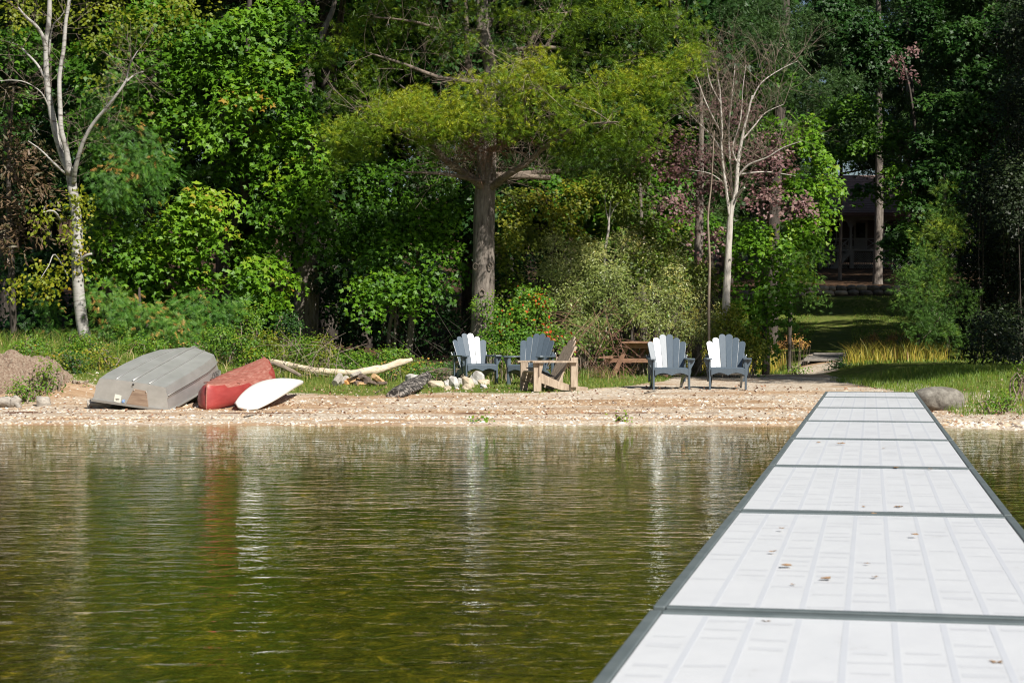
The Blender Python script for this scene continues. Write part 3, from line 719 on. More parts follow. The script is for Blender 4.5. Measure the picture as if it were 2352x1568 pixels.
# ---------------------------------------------------------------- the big white pine
def big_pine():
    Y = 39.0
    t = tree('white_pine', 1106, Y, 'huge white pine with yellow green tiers and a thick bare trunk mid beach', z=Hs(-.68, Y) - .1)
    trunk_part(t, 'trunk', px_path([(1105, 880), (1108, 740), (1111, 600), (1112, 480), (1117, 400), (1118, 320), (1120, 230), (1128, 165), (1118, 110), (1108, 50), (1106, -100), (1108, -500), (1110, -1000)], Y),
               [.31, .25, .245, .235, .22, .21, .19, .16, .15, .14, .13, .10, .04], M['bark'], 18, .025, n=8)
    limbs = [([(1112, 435, 38.9), (1075, 405, 38.6), (1030, 372, 38.2), (990, 335, 37.9), (920, 300, 37.4), (850, 290, 37)], [.11, .09, .08, .06, .04, .015]),
             ([(1108, 420, 38.8), (1055, 405, 38), (1000, 398, 37.5), (925, 395, 37.2)], [.06, .045, .035, .01]),
             ([(1128, 432, 38.9), (1170, 402, 38.5), (1215, 375, 38.2), (1250, 335, 37.8), (1330, 290, 37), (1420, 280, 36.5)], [.09, .075, .06, .05, .035, .012]),
             ([(1120, 410, 39), (1190, 404, 39.3), (1262, 408, 39.5)], [.07, .065, .06]),
             ([(1125, 405, 39.1), (1220, 398, 39.8), (1330, 388, 40.5), (1440, 360, 41)], [.08, .06, .045, .015]),
             ([(1128, 345, 38.8), (1175, 325, 38), (1203, 290, 37.6), (1205, 235, 37.4), (1215, 180, 37.3), (1238, 130, 37.2)], [.07, .06, .05, .04, .03, .012]),
             ([(1095, 225, 39), (1078, 150, 39.1), (1070, 60, 39.2), (1072, -60, 39.3)], [.09, .07, .06, .03]),
             ([(1150, 240, 39), (1190, 155, 39.1), (1225, 90, 39.2), (1260, 20, 39)], [.09, .07, .05, .02]),
             ([(1160, 250, 39.3), (1225, 160, 39.6), (1260, 95, 39.8), (1300, 30, 39.8)], [.07, .06, .04, .02]),
             ([(1110, 190, 38.9), (1020, 180, 38.6), (930, 150, 38.4), (840, 120, 38.2)], [.06, .05, .035, .012]),
             ([(1115, 70, 38.9), (1030, 70, 38.5), (950, 50, 38), (860, 40, 37.8)], [.05, .04, .03, .012]),
             ([(1125, 215, 39), (1290, 200, 39.2), (1440, 190, 39), (1590, 150, 38.8)], [.08, .06, .045, .012]),
             ([(1125, 120, 39), (1260, 110, 39), (1400, 130, 38.8), (1530, 120, 38.6)], [.06, .05, .035, .012])]
    paths = []
    for p, r_ in limbs:
        P = px_path(p); trunk_part(t, 'limb', P, r_, M['limb'], 8, .06, wob=.04); paths.append(P)
    tw = twigs_mesh(t, 'dead_twigs', [px_path([(1060, 370, 38), (1130, 320, 37.8), (1190, 300, 37.7)]), px_path([(1080, 340, 38), (1150, 350, 37.6)])], M['redtwig'], 170, .8, .006); tw['kind'] = 'stuff'
    tw = twigs_mesh(t, 'fine_branches', paths, M['twig'], 330, 1.3, .008, fork=2); tw['kind'] = 'stuff'
    cl = Cloud()
    kw = dict(per=10, size=.14, tmpl=T_TUFT9, droop=.02, flat=1.0, tv=.24, sr=.22, front=.55, shell=(.35, 1.1), jit=.6)
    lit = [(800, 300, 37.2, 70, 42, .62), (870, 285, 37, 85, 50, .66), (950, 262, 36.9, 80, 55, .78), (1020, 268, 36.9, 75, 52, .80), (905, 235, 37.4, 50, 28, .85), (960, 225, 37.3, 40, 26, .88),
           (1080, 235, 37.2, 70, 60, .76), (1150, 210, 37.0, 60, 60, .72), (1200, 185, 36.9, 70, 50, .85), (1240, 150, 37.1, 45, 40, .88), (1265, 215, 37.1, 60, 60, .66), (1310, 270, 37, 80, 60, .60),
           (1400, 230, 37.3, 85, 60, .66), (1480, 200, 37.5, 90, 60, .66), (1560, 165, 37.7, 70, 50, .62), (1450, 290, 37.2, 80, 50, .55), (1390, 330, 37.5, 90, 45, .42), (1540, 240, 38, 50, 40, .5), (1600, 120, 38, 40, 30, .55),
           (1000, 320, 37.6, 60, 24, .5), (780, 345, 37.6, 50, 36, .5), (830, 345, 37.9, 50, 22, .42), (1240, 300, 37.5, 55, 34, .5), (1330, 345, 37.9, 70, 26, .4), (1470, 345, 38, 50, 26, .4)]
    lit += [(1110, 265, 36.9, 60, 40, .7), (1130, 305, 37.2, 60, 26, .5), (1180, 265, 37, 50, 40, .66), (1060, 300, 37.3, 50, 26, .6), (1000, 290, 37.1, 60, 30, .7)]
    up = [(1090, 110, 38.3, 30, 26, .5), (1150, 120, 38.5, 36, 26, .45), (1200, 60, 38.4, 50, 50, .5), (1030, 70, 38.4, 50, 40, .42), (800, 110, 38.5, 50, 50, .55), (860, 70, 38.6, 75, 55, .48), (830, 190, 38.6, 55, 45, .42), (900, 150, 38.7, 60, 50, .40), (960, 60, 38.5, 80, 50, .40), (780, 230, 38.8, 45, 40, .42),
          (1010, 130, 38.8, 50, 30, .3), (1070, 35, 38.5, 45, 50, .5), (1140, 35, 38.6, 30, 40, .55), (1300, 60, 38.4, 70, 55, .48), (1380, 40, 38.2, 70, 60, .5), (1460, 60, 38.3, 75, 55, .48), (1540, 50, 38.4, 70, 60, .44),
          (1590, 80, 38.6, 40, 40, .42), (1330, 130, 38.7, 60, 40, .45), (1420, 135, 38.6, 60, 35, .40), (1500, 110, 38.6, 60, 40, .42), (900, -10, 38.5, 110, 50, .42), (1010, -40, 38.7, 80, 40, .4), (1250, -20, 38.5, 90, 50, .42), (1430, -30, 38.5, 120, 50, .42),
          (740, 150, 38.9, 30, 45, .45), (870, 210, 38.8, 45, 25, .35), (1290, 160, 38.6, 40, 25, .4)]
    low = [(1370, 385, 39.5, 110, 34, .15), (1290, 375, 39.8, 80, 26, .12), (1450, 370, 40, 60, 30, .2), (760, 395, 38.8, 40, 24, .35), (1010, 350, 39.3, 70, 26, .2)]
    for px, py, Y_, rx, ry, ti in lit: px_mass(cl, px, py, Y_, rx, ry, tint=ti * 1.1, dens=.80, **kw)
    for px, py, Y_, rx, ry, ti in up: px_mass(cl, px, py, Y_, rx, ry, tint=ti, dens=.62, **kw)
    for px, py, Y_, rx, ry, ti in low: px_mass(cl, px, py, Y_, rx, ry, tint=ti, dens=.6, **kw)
    kw2 = dict(per=14, size=.26, tmpl=T_TUFT5, droop=.05, tv=.12, sr=.5, front=.2)
    for k in range(22):   # the part above the picture, seen mirrored in the lake
        py = rng.uniform(-1050, -120); f = 1 - (-py) / 1300
        px_mass(cl, 1110 + rng.uniform(-300, 300) * f, py, 39 + rng.uniform(-2, 2), 150 * f + 30, 45, tint=.45, dens=.9, **kw2)
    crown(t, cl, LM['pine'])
    # knot holes on the trunk
    for px, py in ((1107, 672), (1092, 612), (1126, 610)):
        k = MB(); c = Vector(W(px, py, Y - .27)) - t.location
        k.tube([c + Vector((.055 * math.cos(a), -.0, .07 * math.sin(a))) for a in np.linspace(0, 2 * math.pi, 13)], .014, 5, .1); k.build('knot', M['limb'], t)
big_pine()
# vine leaves climbing round its foot
def simple_bush(name, label, masses, mat, cat='bush', per=40, size=.06, tmpl=T_KITE, sr=.22, stems=6, stemmat='twig', group=None, dens=1.0, tv=.16, shell=(.4, 1.05), front=.5, base=None, extra=None):
    m0 = masses[0]; bp = base or (m0[0], m0[2])
    t = tree(name, bp[0], bp[1], label, group, cat=cat); o = t.location
    cl = Cloud()
    for m in masses:
        px_mass(cl, m[0], m[1], m[2], m[3], m[4], tint=m[5], per=per, size=size, tmpl=tmpl, sr=sr, dens=dens, tv=tv, shell=shell, front=front)
    if extra: extra(cl, t)
    crown(t, cl, LM[mat], 'foliage')
    if stems:
        mb = MB()
        for k in range(stems):
            m = random.choice(masses); e = Vector(W(m[0] + random.uniform(-.6, .6) * m[3], m[1] + random.uniform(-.7, .5) * m[4], m[2]))
            b = Vector((o.x * .45 + e.x * .55 + random.uniform(-.15, .15), m[2] + random.uniform(-.1, .1), 0)); b.z = Hs(b.x, b.y) - .05
            md = b.lerp(e, .5) + Vector((random.uniform(-.15, .15), random.uniform(-.1, .1), .1))
            mb.tube([p - o for p in spline([b, md, e], 4)], list(np.linspace(.02, .006, 9)), 4, .05, cap=False)
        s_ = mb.build('stems', M[stemmat], t); s_['kind'] = 'stuff'
    return t

# ---------------------------------------------------------------- birch
def birch():
    Y = 35.6
    t = tree('birch_tree', 200, Y, 'white birch with three forking stems at the left end of the beach', z=Hs((200 - 1176) / F * Y, Y) - .05)
    trunk_part(t, 'trunk', px_path([(206, 850), (200, 800), (188, 735), (180, 660), (177, 590), (178, 520), (168, 440), (160, 395), (146, 360), (128, 300), (116, 240), (108, 180), (107, 100), (114, 40), (116, -60), (120, -240)], Y),
               [.15, .13, .122, .115, .11, .105, .10, .09, .082, .076, .064, .056, .052, .05, .045, .02], M['birch'], 16, .03, n=6)
    L_ = [([(160, 400, 35.5), (153, 345, 35.4), (142, 300, 35.3), (138, 240, 35.3), (138, 180, 35.3), (146, 110, 35.3), (152, 50, 35.3), (160, 0, 35.3), (165, -120, 35.3)], [.07, .058, .052, .048, .045, .042, .038, .036, .02]),
          ([(170, 420, 35.5), (174, 385, 35.3), (190, 330, 35.1), (215, 285, 35), (243, 250, 34.9), (272, 215, 34.8), (290, 185, 34.8), (294, 165, 34.8), (302, 140, 34.7), (316, 118, 34.7)], [.052, .046, .040, .036, .033, .028, .024, .018, .014, .006]),
          ([(290, 188, 34.8), (310, 172, 34.9), (330, 165, 35)], [.022, .014, .005]),
          ([(108, 120, 35.6), (98, 85, 35.5), (82, 60, 35.4), (60, 40, 35.3), (42, 18, 35.2)], [.045, .04, .035, .03, .015]),
          ([(104, 180, 35.6), (88, 150, 35.7), (62, 122, 35.8), (40, 104, 35.9), (0, 92, 36)], [.03, .025, .02, .014, .006]),
          ([(116, 255, 35.6), (96, 215, 35.4), (60, 190, 35.2), (20, 185, 35.1), (-20, 190, 35)], [.018, .015, .012, .008, .004]),
          ([(150, 400, 35.5), (120, 372, 35.3), (95, 345, 35.2), (66, 324, 35.1)], [.028, .024, .018, .010]),
          ([(180, 628, 35.5), (187, 598, 35.4), (200, 586, 35.3), (212, 583, 35.3)], [.05, .035, .03, .022]),
          ([(112, 130, 35.6), (122, 65, 35.5), (140, 40, 35.4), (160, 10, 35.4)], [.025, .018, .013, .006]),
          ([(160, 640, 35.5), (128, 585, 35), (112, 610, 34.8), (94, 640, 34.7)], [.014, .014, .01, .006]),
          ([(140, 505, 35.5), (122, 485, 35.2), (98, 488, 35)], [.03, .024, .008])]
    for p, r_ in L_: trunk_part(t, 'limb', px_path(p), r_, M['birch'], 8, .04, wob=.01, n=4)
    tw = twigs_mesh(t, 'fine_branches', [px_path(p) for p, _ in L_[:6]], M['twig'], 120, .9, .005); tw['kind'] = 'stuff'
    cl = Cloud(); kw = dict(per=16, size=.085, tmpl=T_KITE, sr=.22, droop=.7, flat=.3, tv=.2)
    for px, py, rx, ry, ti in ((160, 480, 42, 34, .5), (165, 540, 40, 34, .55), (170, 600, 26, 34, .55), (192, 450, 32, 20, .5), (100, 620, 45, 26, .6), (50, 650, 36, 26, .6), (110, 650, 40, 18, .65), (110, 495, 26, 20, .5),
                               (60, 20, 80, 30, .35), (200, 25, 90, 32, .35), (330, 60, 80, 40, .3), (420, 20, 80, 30, .3), (235, 110, 50, 40, .25), (30, 60, 40, 30, .35), (230, 180, 30, 26, .3), (100, -60, 160, 50, .4), (320, -70, 160, 50, .4)):
        px_mass(cl, px, py, 35.5 if py > 200 else 36, rx, ry, tint=ti, dens=.55 if py > 200 else .5, dy=.5, **kw)
    crown(t, cl, LM['birch'])
birch()

# ---------------------------------------------------------------- maples and their neighbours at the wood's edge
def front_tree(name, label, base, trunk, rad, masses, mat, bark='darkbark', limbs=(), per=46, size=.115, tmpl=T_MAPLE, sr=.36, dens=.78, cat='tree', above=None, tv=.15, droop=.5, twig=0, shell=(.45, 1.05), front=.6, group=None):
    t = tree(name, base[0], base[1], label, group, cat=cat)
    P = px_path(trunk, base[1]); P = [t.location + Vector((0, 0, -.3))] + P
    trunk_part(t, 'trunk', P, [rad[0]] + list(rad), M[bark], 10, .05, wob=.02)
    roots = [P[1:]]
    for p, r_ in limbs: q = px_path(p, base[1]); trunk_part(t, 'limb', q, r_, M[bark], 7, .05, wob=.01); roots.append(q)
    if twig: tw = twigs_mesh(t, 'fine_branches', roots, M['twig'], twig, 1.2, .008); tw['kind'] = 'stuff'
    cl = Cloud()
    for m in masses: px_mass(cl, m[0], m[1], m[2], m[3], m[4], tint=m[5], dens=dens, per=per, size=size, tmpl=tmpl, sr=sr, tv=tv, droop=droop, shell=shell, front=front)
    if above:
        for k in range(above[3]):
            px_mass(cl, above[0] + rng.uniform(-1, 1) * above[1], rng.uniform(above[2], -110), base[1] + rng.uniform(-.5, 2.5), 120, 70, tint=.5, dens=.8, per=34, size=.2, tmpl=T_KITE, sr=.6)
    crown(t, cl, LM[mat]); return t
rng = np.random.default_rng(101)
front_tree('maple_tree', 'bright green maple with a curved grey trunk left of the big pine', (512, 40.5),
    [(508, 780), (512, 620), (526, 545), (545, 490), (562, 455), (560, 380), (566, 300), (570, 150), (575, -100), (580, -600)], [.11, .11, .10, .10, .09, .085, .08, .07, .05, .02],
    [(600, 640, 38.8, 70, 45, .62), (620, 690, 38.9, 52, 38, .6), (470, 470, 38.4, 75, 45, .7), (420, 500, 38.3, 60, 48, .72), (500, 540, 38.6, 50, 40, .6), (640, 470, 39.2, 60, 60, .5), (700, 400, 39, 60, 60, .55),
     (720, 470, 39.1, 55, 50, .5), (620, 340, 39.4, 60, 60, .45), (690, 310, 39.2, 55, 50, .55), (560, 230, 38.6, 70, 55, .6), (600, 160, 38.8, 75, 55, .5), (660, 210, 39.1, 60, 50, .5), (500, 300, 38.7, 60, 45, .55),
     (700, 120, 39.5, 50, 60, .45), (560, 70, 38.9, 80, 55, .5), (480, 160, 38.9, 60, 55, .5), (440, 90, 39, 60, 50, .45), (650, 40, 39.4, 70, 50, .45), (540, 380, 39.6, 60, 50, .38), (620, 560, 39.6, 60, 36, .4), (740, 560, 39.6, 36, 50, .35)],
    'maple', limbs=[([(560, 455), (585, 425), (597, 400), (610, 370)], [.07, .05, .03, .015]), ([(545, 490), (520, 430), (505, 360)], [.05, .04, .02])], above=(570, 200, -700, 10), size=.125)
front_tree('maple_tree', 'leafy maple right behind the white birch trunk', (330, 41),
    [(335, 780), (338, 560), (345, 380), (350, 200), (350, -50), (352, -500)], [.12, .11, .10, .08, .06, .02],
    [(260, 540, 38.6, 65, 45, .55), (330, 600, 38.8, 75, 50, .58), (250, 620, 38.8, 60, 50, .52), (400, 590, 38.6, 65, 45, .6), (440, 650, 38.8, 60, 40, .52), (340, 680, 39.2, 75, 40, .38), (280, 470, 38.9, 60, 40, .45), (370, 560, 38.5, 60, 40, .62),
     (230, 360, 39.5, 60, 60, .3), (330, 400, 39.6, 60, 50, .3), (400, 380, 39.3, 60, 50, .38), (420, 280, 39, 60, 60, .5), (350, 240, 39.3, 60, 50, .42), (260, 220, 39.6, 60, 60, .3), (380, 150, 39.2, 70, 55, .45), (290, 100, 39.6, 70, 60, .4),
     (200, 280, 39.9, 45, 60, .25), (420, 200, 39.1, 50, 50, .5), (190, 140, 39.8, 50, 60, .3), (360, 40, 39.4, 80, 50, .45), (60, 120, 40, 70, 70, .25), (30, 250, 40, 60, 60, .2)],
    'maple', above=(280, 250, -700, 12), size=.12)
front_tree('maple_tree', 'young maple over the thin trunks between driftwood log and pine', (945, 40.2),
    [(940, 815), (946, 740), (955, 690), (962, 600), (960, 480), (955, 380)], [.085, .08, .07, .05, .035, .015],
    [(880, 640, 38.8, 60, 34, .5), (850, 680, 38.7, 50, 28, .52), (930, 660, 38.8, 55, 30, .5), (960, 560, 39.2, 70, 40, .4), (1010, 500, 39.3, 60, 45, .38), (900, 560, 39.1, 60, 36, .36), (980, 640, 39, 50, 36, .35), (1040, 580, 39.4, 40, 50, .3),
     (860, 590, 39.3, 50, 36, .3), (920, 480, 39.6, 70, 45, .28), (1030, 430, 39.7, 60, 40, .28), (850, 480, 39.8, 60, 50, .25), (800, 540, 40, 50, 60, .2), (950, 400, 40, 80, 40, .2), (840, 410, 40.2, 60, 40, .25), (930, 700, 39, 36, 22, .45)],
    'maple', bark='bark', per=38, size=.105, dens=.85, limbs=[([(892, 830), (893, 760), (905, 700), (912, 640)], [.05, .045, .04, .02]), ([(908, 815), (908, 740), (915, 650)], [.035, .03, .015])])
front_tree('hemlock_tree', 'old dark tree with a broad shadowed trunk left of the young maple', (700, 42),
    [(702, 800), (704, 700), (708, 600), (704, 520), (712, 400), (712, 300), (708, 180), (690, 60), (688, -100), (690, -600)], [.33, .31, .29, .25, .2, .17, .16, .14, .11, .03],
    [(760, 260, 41.5, 50, 60, .3), (640, 250, 42, 60, 60, .3), (760, 620, 41.8, 30, 60, .15), (700, 240, 42, 40, 60, .3)], 'deep', bark='bark',
    limbs=[([(712, 500), (728, 560), (742, 600), (738, 640)], [.12, .11, .10, .04]), ([(706, 160), (735, 90), (765, 20), (775, -40)], [.09, .08, .06, .04])], above=(700, 160, -800, 8), twig=40)
front_tree('walnut_tree', 'brown leaved tree at the left edge above the dirt mound', (30, 38.5),
    [(30, 800), (28, 600), (20, 400), (30, 200)], [.08, .07, .05, .02],
    [(40, 400, 37.4, 55, 45, .6), (90, 430, 37.5, 45, 50, .5), (20, 480, 37.3, 45, 45, .65), (60, 520, 37.4, 50, 40, .55), (10, 560, 37.5, 36, 36, .6), (20, 340, 37.7, 45, 36, .5), (90, 350, 37.8, 40, 30, .45), (60, 290, 38, 50, 30, .4), (30, 220, 38, 60, 36, .35)],
    'brown', per=24, size=.17, tmpl=T_NARROW, sr=.34, droop=.9, dens=.9)
front_tree('deep_tree', 'dark understory tree in the shade behind the birch', (110, 42),
    [(110, 800), (112, 500), (115, 100)], [.09, .07, .03],
    [(80, 700, 40.5, 70, 60, .3), (130, 600, 41, 60, 60, .25), (40, 620, 41, 60, 60, .25), (150, 280, 41, 70, 80, .25), (60, 420, 41.5, 80, 80, .2), (180, 420, 41, 50, 80, .25), (230, 720, 41, 60, 60, .2)], 'deep', size=.12)
# cedar with orange cones behind the silver boat
def cedar(label, base, masses, dens=1.0, size=.15):
    t = tree('cedar_tree', base[0], base[1], label); P = [t.location + Vector((0, 0, -.2))] + px_path([(base[0], m) for m in base[2]], base[1])
    trunk_part(t, 'trunk', P, list(np.linspace(.09, .02, len(P))), M['darkbark'], 7)
    cl = Cloud()
    for m in masses: px_mass(cl, m[0], m[1], m[2], m[3], m[4], tint=m[5], dens=dens, per=20, size=size, tmpl=T_FROND, sr=.28, tv=.2, droop=.6, flat=.5)
    crown(t, cl, LM['cedar'])
cedar('low cedar hung with orange cones behind the silver boat', (320, 36.2, (760, 700, 660)), [(250, 700, 35.6, 50, 36, .62), (300, 720, 35.5, 55, 34, .66), (350, 735, 35.4, 55, 32, .62), (260, 760, 35.6, 50, 34, .55), (330, 775, 35.3, 55, 30, .66), (400, 740, 35.5, 55, 32, .66), (440, 700, 35.8, 50, 32, .55), (420, 770, 35.3, 50, 28, .6), (480, 720, 35.9, 50, 34, .5), (240, 660, 35.9, 40, 26, .62), (520, 700, 36, 45, 30, .5)])
cedar('tall cedar with rusty tips between birch limb and maple', (250, 38.6, (700, 500, 300, 180)), [(240, 240, 37.6, 50, 50, .55), (290, 290, 37.5, 50, 50, .6), (230, 330, 37.6, 50, 45, .5), (300, 370, 37.5, 60, 45, .62), (250, 410, 37.5, 60, 40, .55), (340, 340, 37.6, 50, 45, .55), (370, 390, 37.6, 45, 40, .5), (270, 190, 37.8, 40, 40, .55), (320, 430, 37.8, 60, 30, .4)], .8)
cedar('small cedar at the left behind the birch foot', (110, 37, (760, 720, 690)), [(105, 710, 36.6, 36, 30, .5), (130, 760, 36.4, 40, 30, .5), (90, 660, 36.8, 26, 24, .5)], .8)

# centre right: dead tree, sapling, purple and green trees
def dead_tree():
    t = tree('dead_tree', 1668, 38.5, 'bare dead grey tree with many fine branches between the two right chairs'); Y = 38.5
    T = [[(1668, 760), (1668, 690), (1672, 600), (1676, 520), (1680, 480), (1690, 440), (1694, 380), (1702, 330), (1715, 270), (1728, 220)],
         [(1678, 500), (1666, 430), (1660, 350), (1655, 280), (1652, 200), (1645, 140)], [(1684, 470), (1680, 400), (1676, 300), (1680, 220), (1690, 150)],
         [(1694, 410), (1720, 380), (1760, 362), (1800, 340), (1840, 325)], [(1706, 320), (1730, 290), (1760, 260), (1800, 240)], [(1728, 230), (1750, 190), (1790, 160), (1830, 140)],
         [(1686, 455), (1700, 440), (1708, 432)], [(1694, 380), (1685, 340), (1700, 280), (1705, 200), (1712, 150)], [(1660, 350), (1630, 310), (1600, 280), (1570, 250)], [(1655, 300), (1620, 230), (1600, 170)], [(1700, 400), (1760, 395), (1830, 405)],
         [(1672, 430), (1630, 400), (1580, 390)], [(1655, 240), (1630, 190), (1620, 140)]]
    Rr = [[.105, .09, .078, .07, .06, .048, .045, .036, .028, .018], [.035, .032, .028, .024, .018, .008], [.028, .024, .02, .014, .006], [.03, .022, .016, .012, .006], [.022, .018, .012, .005], [.018, .014, .01, .004], [.03, .028, .022], [.022, .018, .014, .010, .004], [.02, .016, .01, .005], [.02, .014, .006], [.02, .015, .006], [.015, .012, .005], [.015, .012, .005]]
    trunk_part(t, 'trunk', px_path(T[0], Y), Rr[0], M['palebark'], 10, .05)
    for i in range(1, len(T)):
        trunk_part(t, 'limb', px_path([(a, b, Y + (i % 3 - 1) * .15 * k) for k, (a, b) in enumerate(T[i])]), Rr[i], M['palebark'], 6, .05, wob=.03)
    tw = twigs_mesh(t, 'fine_branches', [px_path(T[i], Y) for i in (1, 2, 3, 4, 5, 7, 8, 9, 12)], M['twig'], 210, 1.25, .007, up=1.2); tw['kind'] = 'stuff'
    t = tree('dead_sapling', 1395, 40.6, 'slender pale dead sapling forked at the top above the grey willow bush')
    trunk_part(t, 'trunk', [t.location] + px_path([(1388, 650), (1390, 580), (1397, 530), (1400, 490), (1403, 462)], 40.6), [.03, .03, .03, .03, .02, .012], M['palebark'], 7, .05)
    trunk_part(t, 'limb', px_path([(1398, 505), (1410, 480), (1422, 465)], 40.6), [.018, .014, .008], M['palebark'], 6)
    trunk_part(t, 'limb', px_path([(1398, 510), (1390, 470), (1392, 440), (1400, 425)], 40.6), [.014, .010, .006, .003], M['palebark'], 6)
    t = tree('dead_sapling', 1630, 38, 'thin straight grey sapling just left of the dead tree')
    trunk_part(t, 'trunk', [t.location] + px_path([(1628, 700), (1630, 600), (1626, 500), (1634, 420), (1640, 300)], 38), [.03, .03, .028, .022, .016, .008], M['twig'], 6, .05)
dead_tree()
front_tree('purple_tree', 'tree with purple autumn leaves behind the dead tree', (1600, 41), [(1600, 760), (1602, 600), (1606, 450), (1612, 300), (1610, 200)], [.12, .11, .09, .06, .02],
    [(1590, 350, 39.6, 60, 32, .5), (1560, 390, 39.4, 55, 26, .5), (1620, 420, 39.6, 50, 28, .4), (1540, 460, 39.2, 45, 22, .55), (1590, 480, 39.5, 40, 18, .5), (1700, 350, 39.3, 50, 26, .45), (1760, 330, 39.0, 50, 26, .5), (1790, 365, 38.9, 55, 22, .55), (1740, 400, 39.0, 50, 28, .55),
     (1800, 455, 38.7, 60, 26, .62), (1750, 440, 38.8, 50, 22, .6), (1840, 470, 38.6, 36, 18, .55), (1710, 250, 39.6, 40, 30, .45), (1650, 250, 39.8, 36, 26, .45), (1640, 540, 39.2, 40, 20, .5), (1510, 350, 39.8, 36, 20, .4), (1545, 300, 40, 36, 20, .35)],
    'purple', per=30, size=.09, tmpl=T_KITE, sr=.26, droop=.8, dens=.45, bark='bark', twig=50)
front_tree('maple_tree', 'bushy green maple beside the lawn, right of the dead tree', (1760, 40), [(1758, 800), (1756, 640), (1750, 500), (1760, 350)], [.09, .08, .06, .02],
    [(1740, 560, 38.9, 55, 50, .45), (1800, 590, 38.6, 50, 40, .45), (1720, 640, 38.9, 50, 50, .45), (1790, 660, 38.6, 60, 45, .5), (1740, 720, 38.7, 60, 36, .5), (1800, 720, 38.6, 40, 30, .45), (1830, 540, 38.8, 50, 26, .55), (1870, 520, 38.8, 36, 16, .62), (1830, 620, 38.5, 40, 18, .75), (1860, 560, 38.8, 30, 18, .5),
     (1850, 430, 39.2, 60, 40, .55), (1880, 380, 39.3, 45, 36, .6), (1840, 330, 39.4, 50, 36, .55), (1880, 480, 39.1, 36, 20, .6), (1720, 530, 39.2, 50, 40, .35), (1800, 300, 39.8, 50, 36, .5), (1900, 420, 39.6, 26, 20, .6), (1860, 285, 39.8, 36, 20, .5), (1740, 790, 38.5, 36, 14, .5)],
    'maple', per=40, size=.10, sr=.30, dens=.62)
front_tree('young_maple', 'green and yellowing tangle of young trees right of the big pine', (1480, 44), [(1480, 760), (1476, 600), (1470, 400)], [.09, .07, .02],
    [(1230, 470, 42.0, 50, 45, .6), (1290, 500, 41.9, 50, 40, .62), (1200, 540, 42.1, 45, 45, .5), (1330, 450, 42.2, 50, 40, .6), (1440, 470, 42.4, 60, 50, .3), (1390, 420, 42.5, 60, 40, .35), (1500, 530, 42.2, 50, 40, .3), (1560, 560, 42.2, 50, 40, .3), (1180, 460, 42.4, 40, 40, .45), (1340, 550, 42.0, 45, 30, .5),
     (1460, 400, 40.6, 60, 40, .3), (1550, 350, 40.8, 50, 60, .2), (1170, 600, 40, 40, 60, .35), (1200, 680, 40, 50, 50, .2), (1480, 600, 40, 60, 40, .25), (1590, 640, 40, 60, 50, .3), (1160, 520, 40, 30, 50, .5)], 'yellow', per=40, size=.09, tmpl=T_KITE, sr=.3, bark='bark', twig=60)
front_tree('green_tree', 'full green tree filling the gap between pine and dead tree', (1440, 47), [(1440, 760), (1440, 500), (1450, 300), (1450, -200)], [.12, .1, .08, .02],
    [(1420, 450, 45.0, 90, 60, .4), (1520, 430, 45.0, 80, 60, .42), (1560, 520, 44.8, 80, 60, .4), (1460, 540, 44.8, 80, 50, .4), (1340, 480, 45.5, 80, 60, .3), (1260, 440, 45.5, 80, 60, .25), (1620, 300, 46.0, 90, 80, .3), (1640, 160, 46.0, 90, 80, .3), (1740, 180, 46.0, 90, 80, .35), (1540, 620, 44.5, 70, 50, .4), (1400, 380, 46.0, 80, 60, .3)],
    'maple', above=(1500, 200, -700, 8))
# right: hanging pine boughs, upper leafy trees, young pines
def tuft_tree(name, label, base, trunkpts, rad, masses, mat, size=.13, sr=.3, dens=.9, bark='darkbark', above=None, per=14, tm=T_TUFT, front=.5):
    t = tree(name, base[0], base[1], label); P = [t.location + Vector((0, 0, -.3))] + px_path(trunkpts, base[1])
    trunk_part(t, 'trunk', P, [rad[0]] + list(rad), M[bark], 9, .04)
    cl = Cloud()
    for i, m in enumerate(masses):
        px_mass(cl, m[0], m[1], m[2], m[3], m[4], tint=m[5], dens=dens, per=per, size=size, tmpl=tm, sr=sr, tv=.16, droop=.1, flat=.9, front=front, jit=.45)
        if i % 2 == 0:
            zz = Vector(W(m[0], m[1] + m[4] * .6, m[2])); k_ = min(range(len(P)), key=lambda j: abs(P[j].z - zz.z)); trunk_part(t, 'limb', [P[k_], P[k_].lerp(zz, .5) + Vector((0, 0, -.1)), zz], [.035, .025, .008], M['limb'], 5)
    if above:
        for k in range(above[3]): px_mass(cl, above[0] + rng.uniform(-1, 1) * above[1], rng.uniform(above[2], -110), base[1] + rng.uniform(-1, 2), 120, 40, tint=.4, dens=.7, per=14, size=.28, tmpl=T_TUFT5, sr=.5)
    crown(t, cl, LM[mat])
tuft_tree('pine_tree', 'dull green pine whose boughs spread above the purple tree', (1770, 47), [(1772, 700), (1780, 400), (1800, 100), (1810, -300)], [.2, .18, .14, .05],
    [(1720, 70, 44, 60, 36, .5), (1780, 100, 43.8, 60, 36, .55), (1850, 70, 44.5, 60, 36, .45), (1800, 150, 44, 60, 30, .45), (1780, 225, 43.5, 50, 26, .45), (1850, 215, 43.3, 60, 30, .5), (1900, 190, 43.5, 50, 30, .55), (1940, 180, 43.8, 36, 22, .55), (1870, 250, 43.6, 40, 18, .4), (1700, 20, 44.5, 60, 30, .4), (1770, 20, 44.6, 60, 30, .4), (1740, 290, 44, 40, 20, .5), (1760, 130, 44, 50, 26, .5)], 'farpine', size=.15, above=(1830, 150, -800, 8))
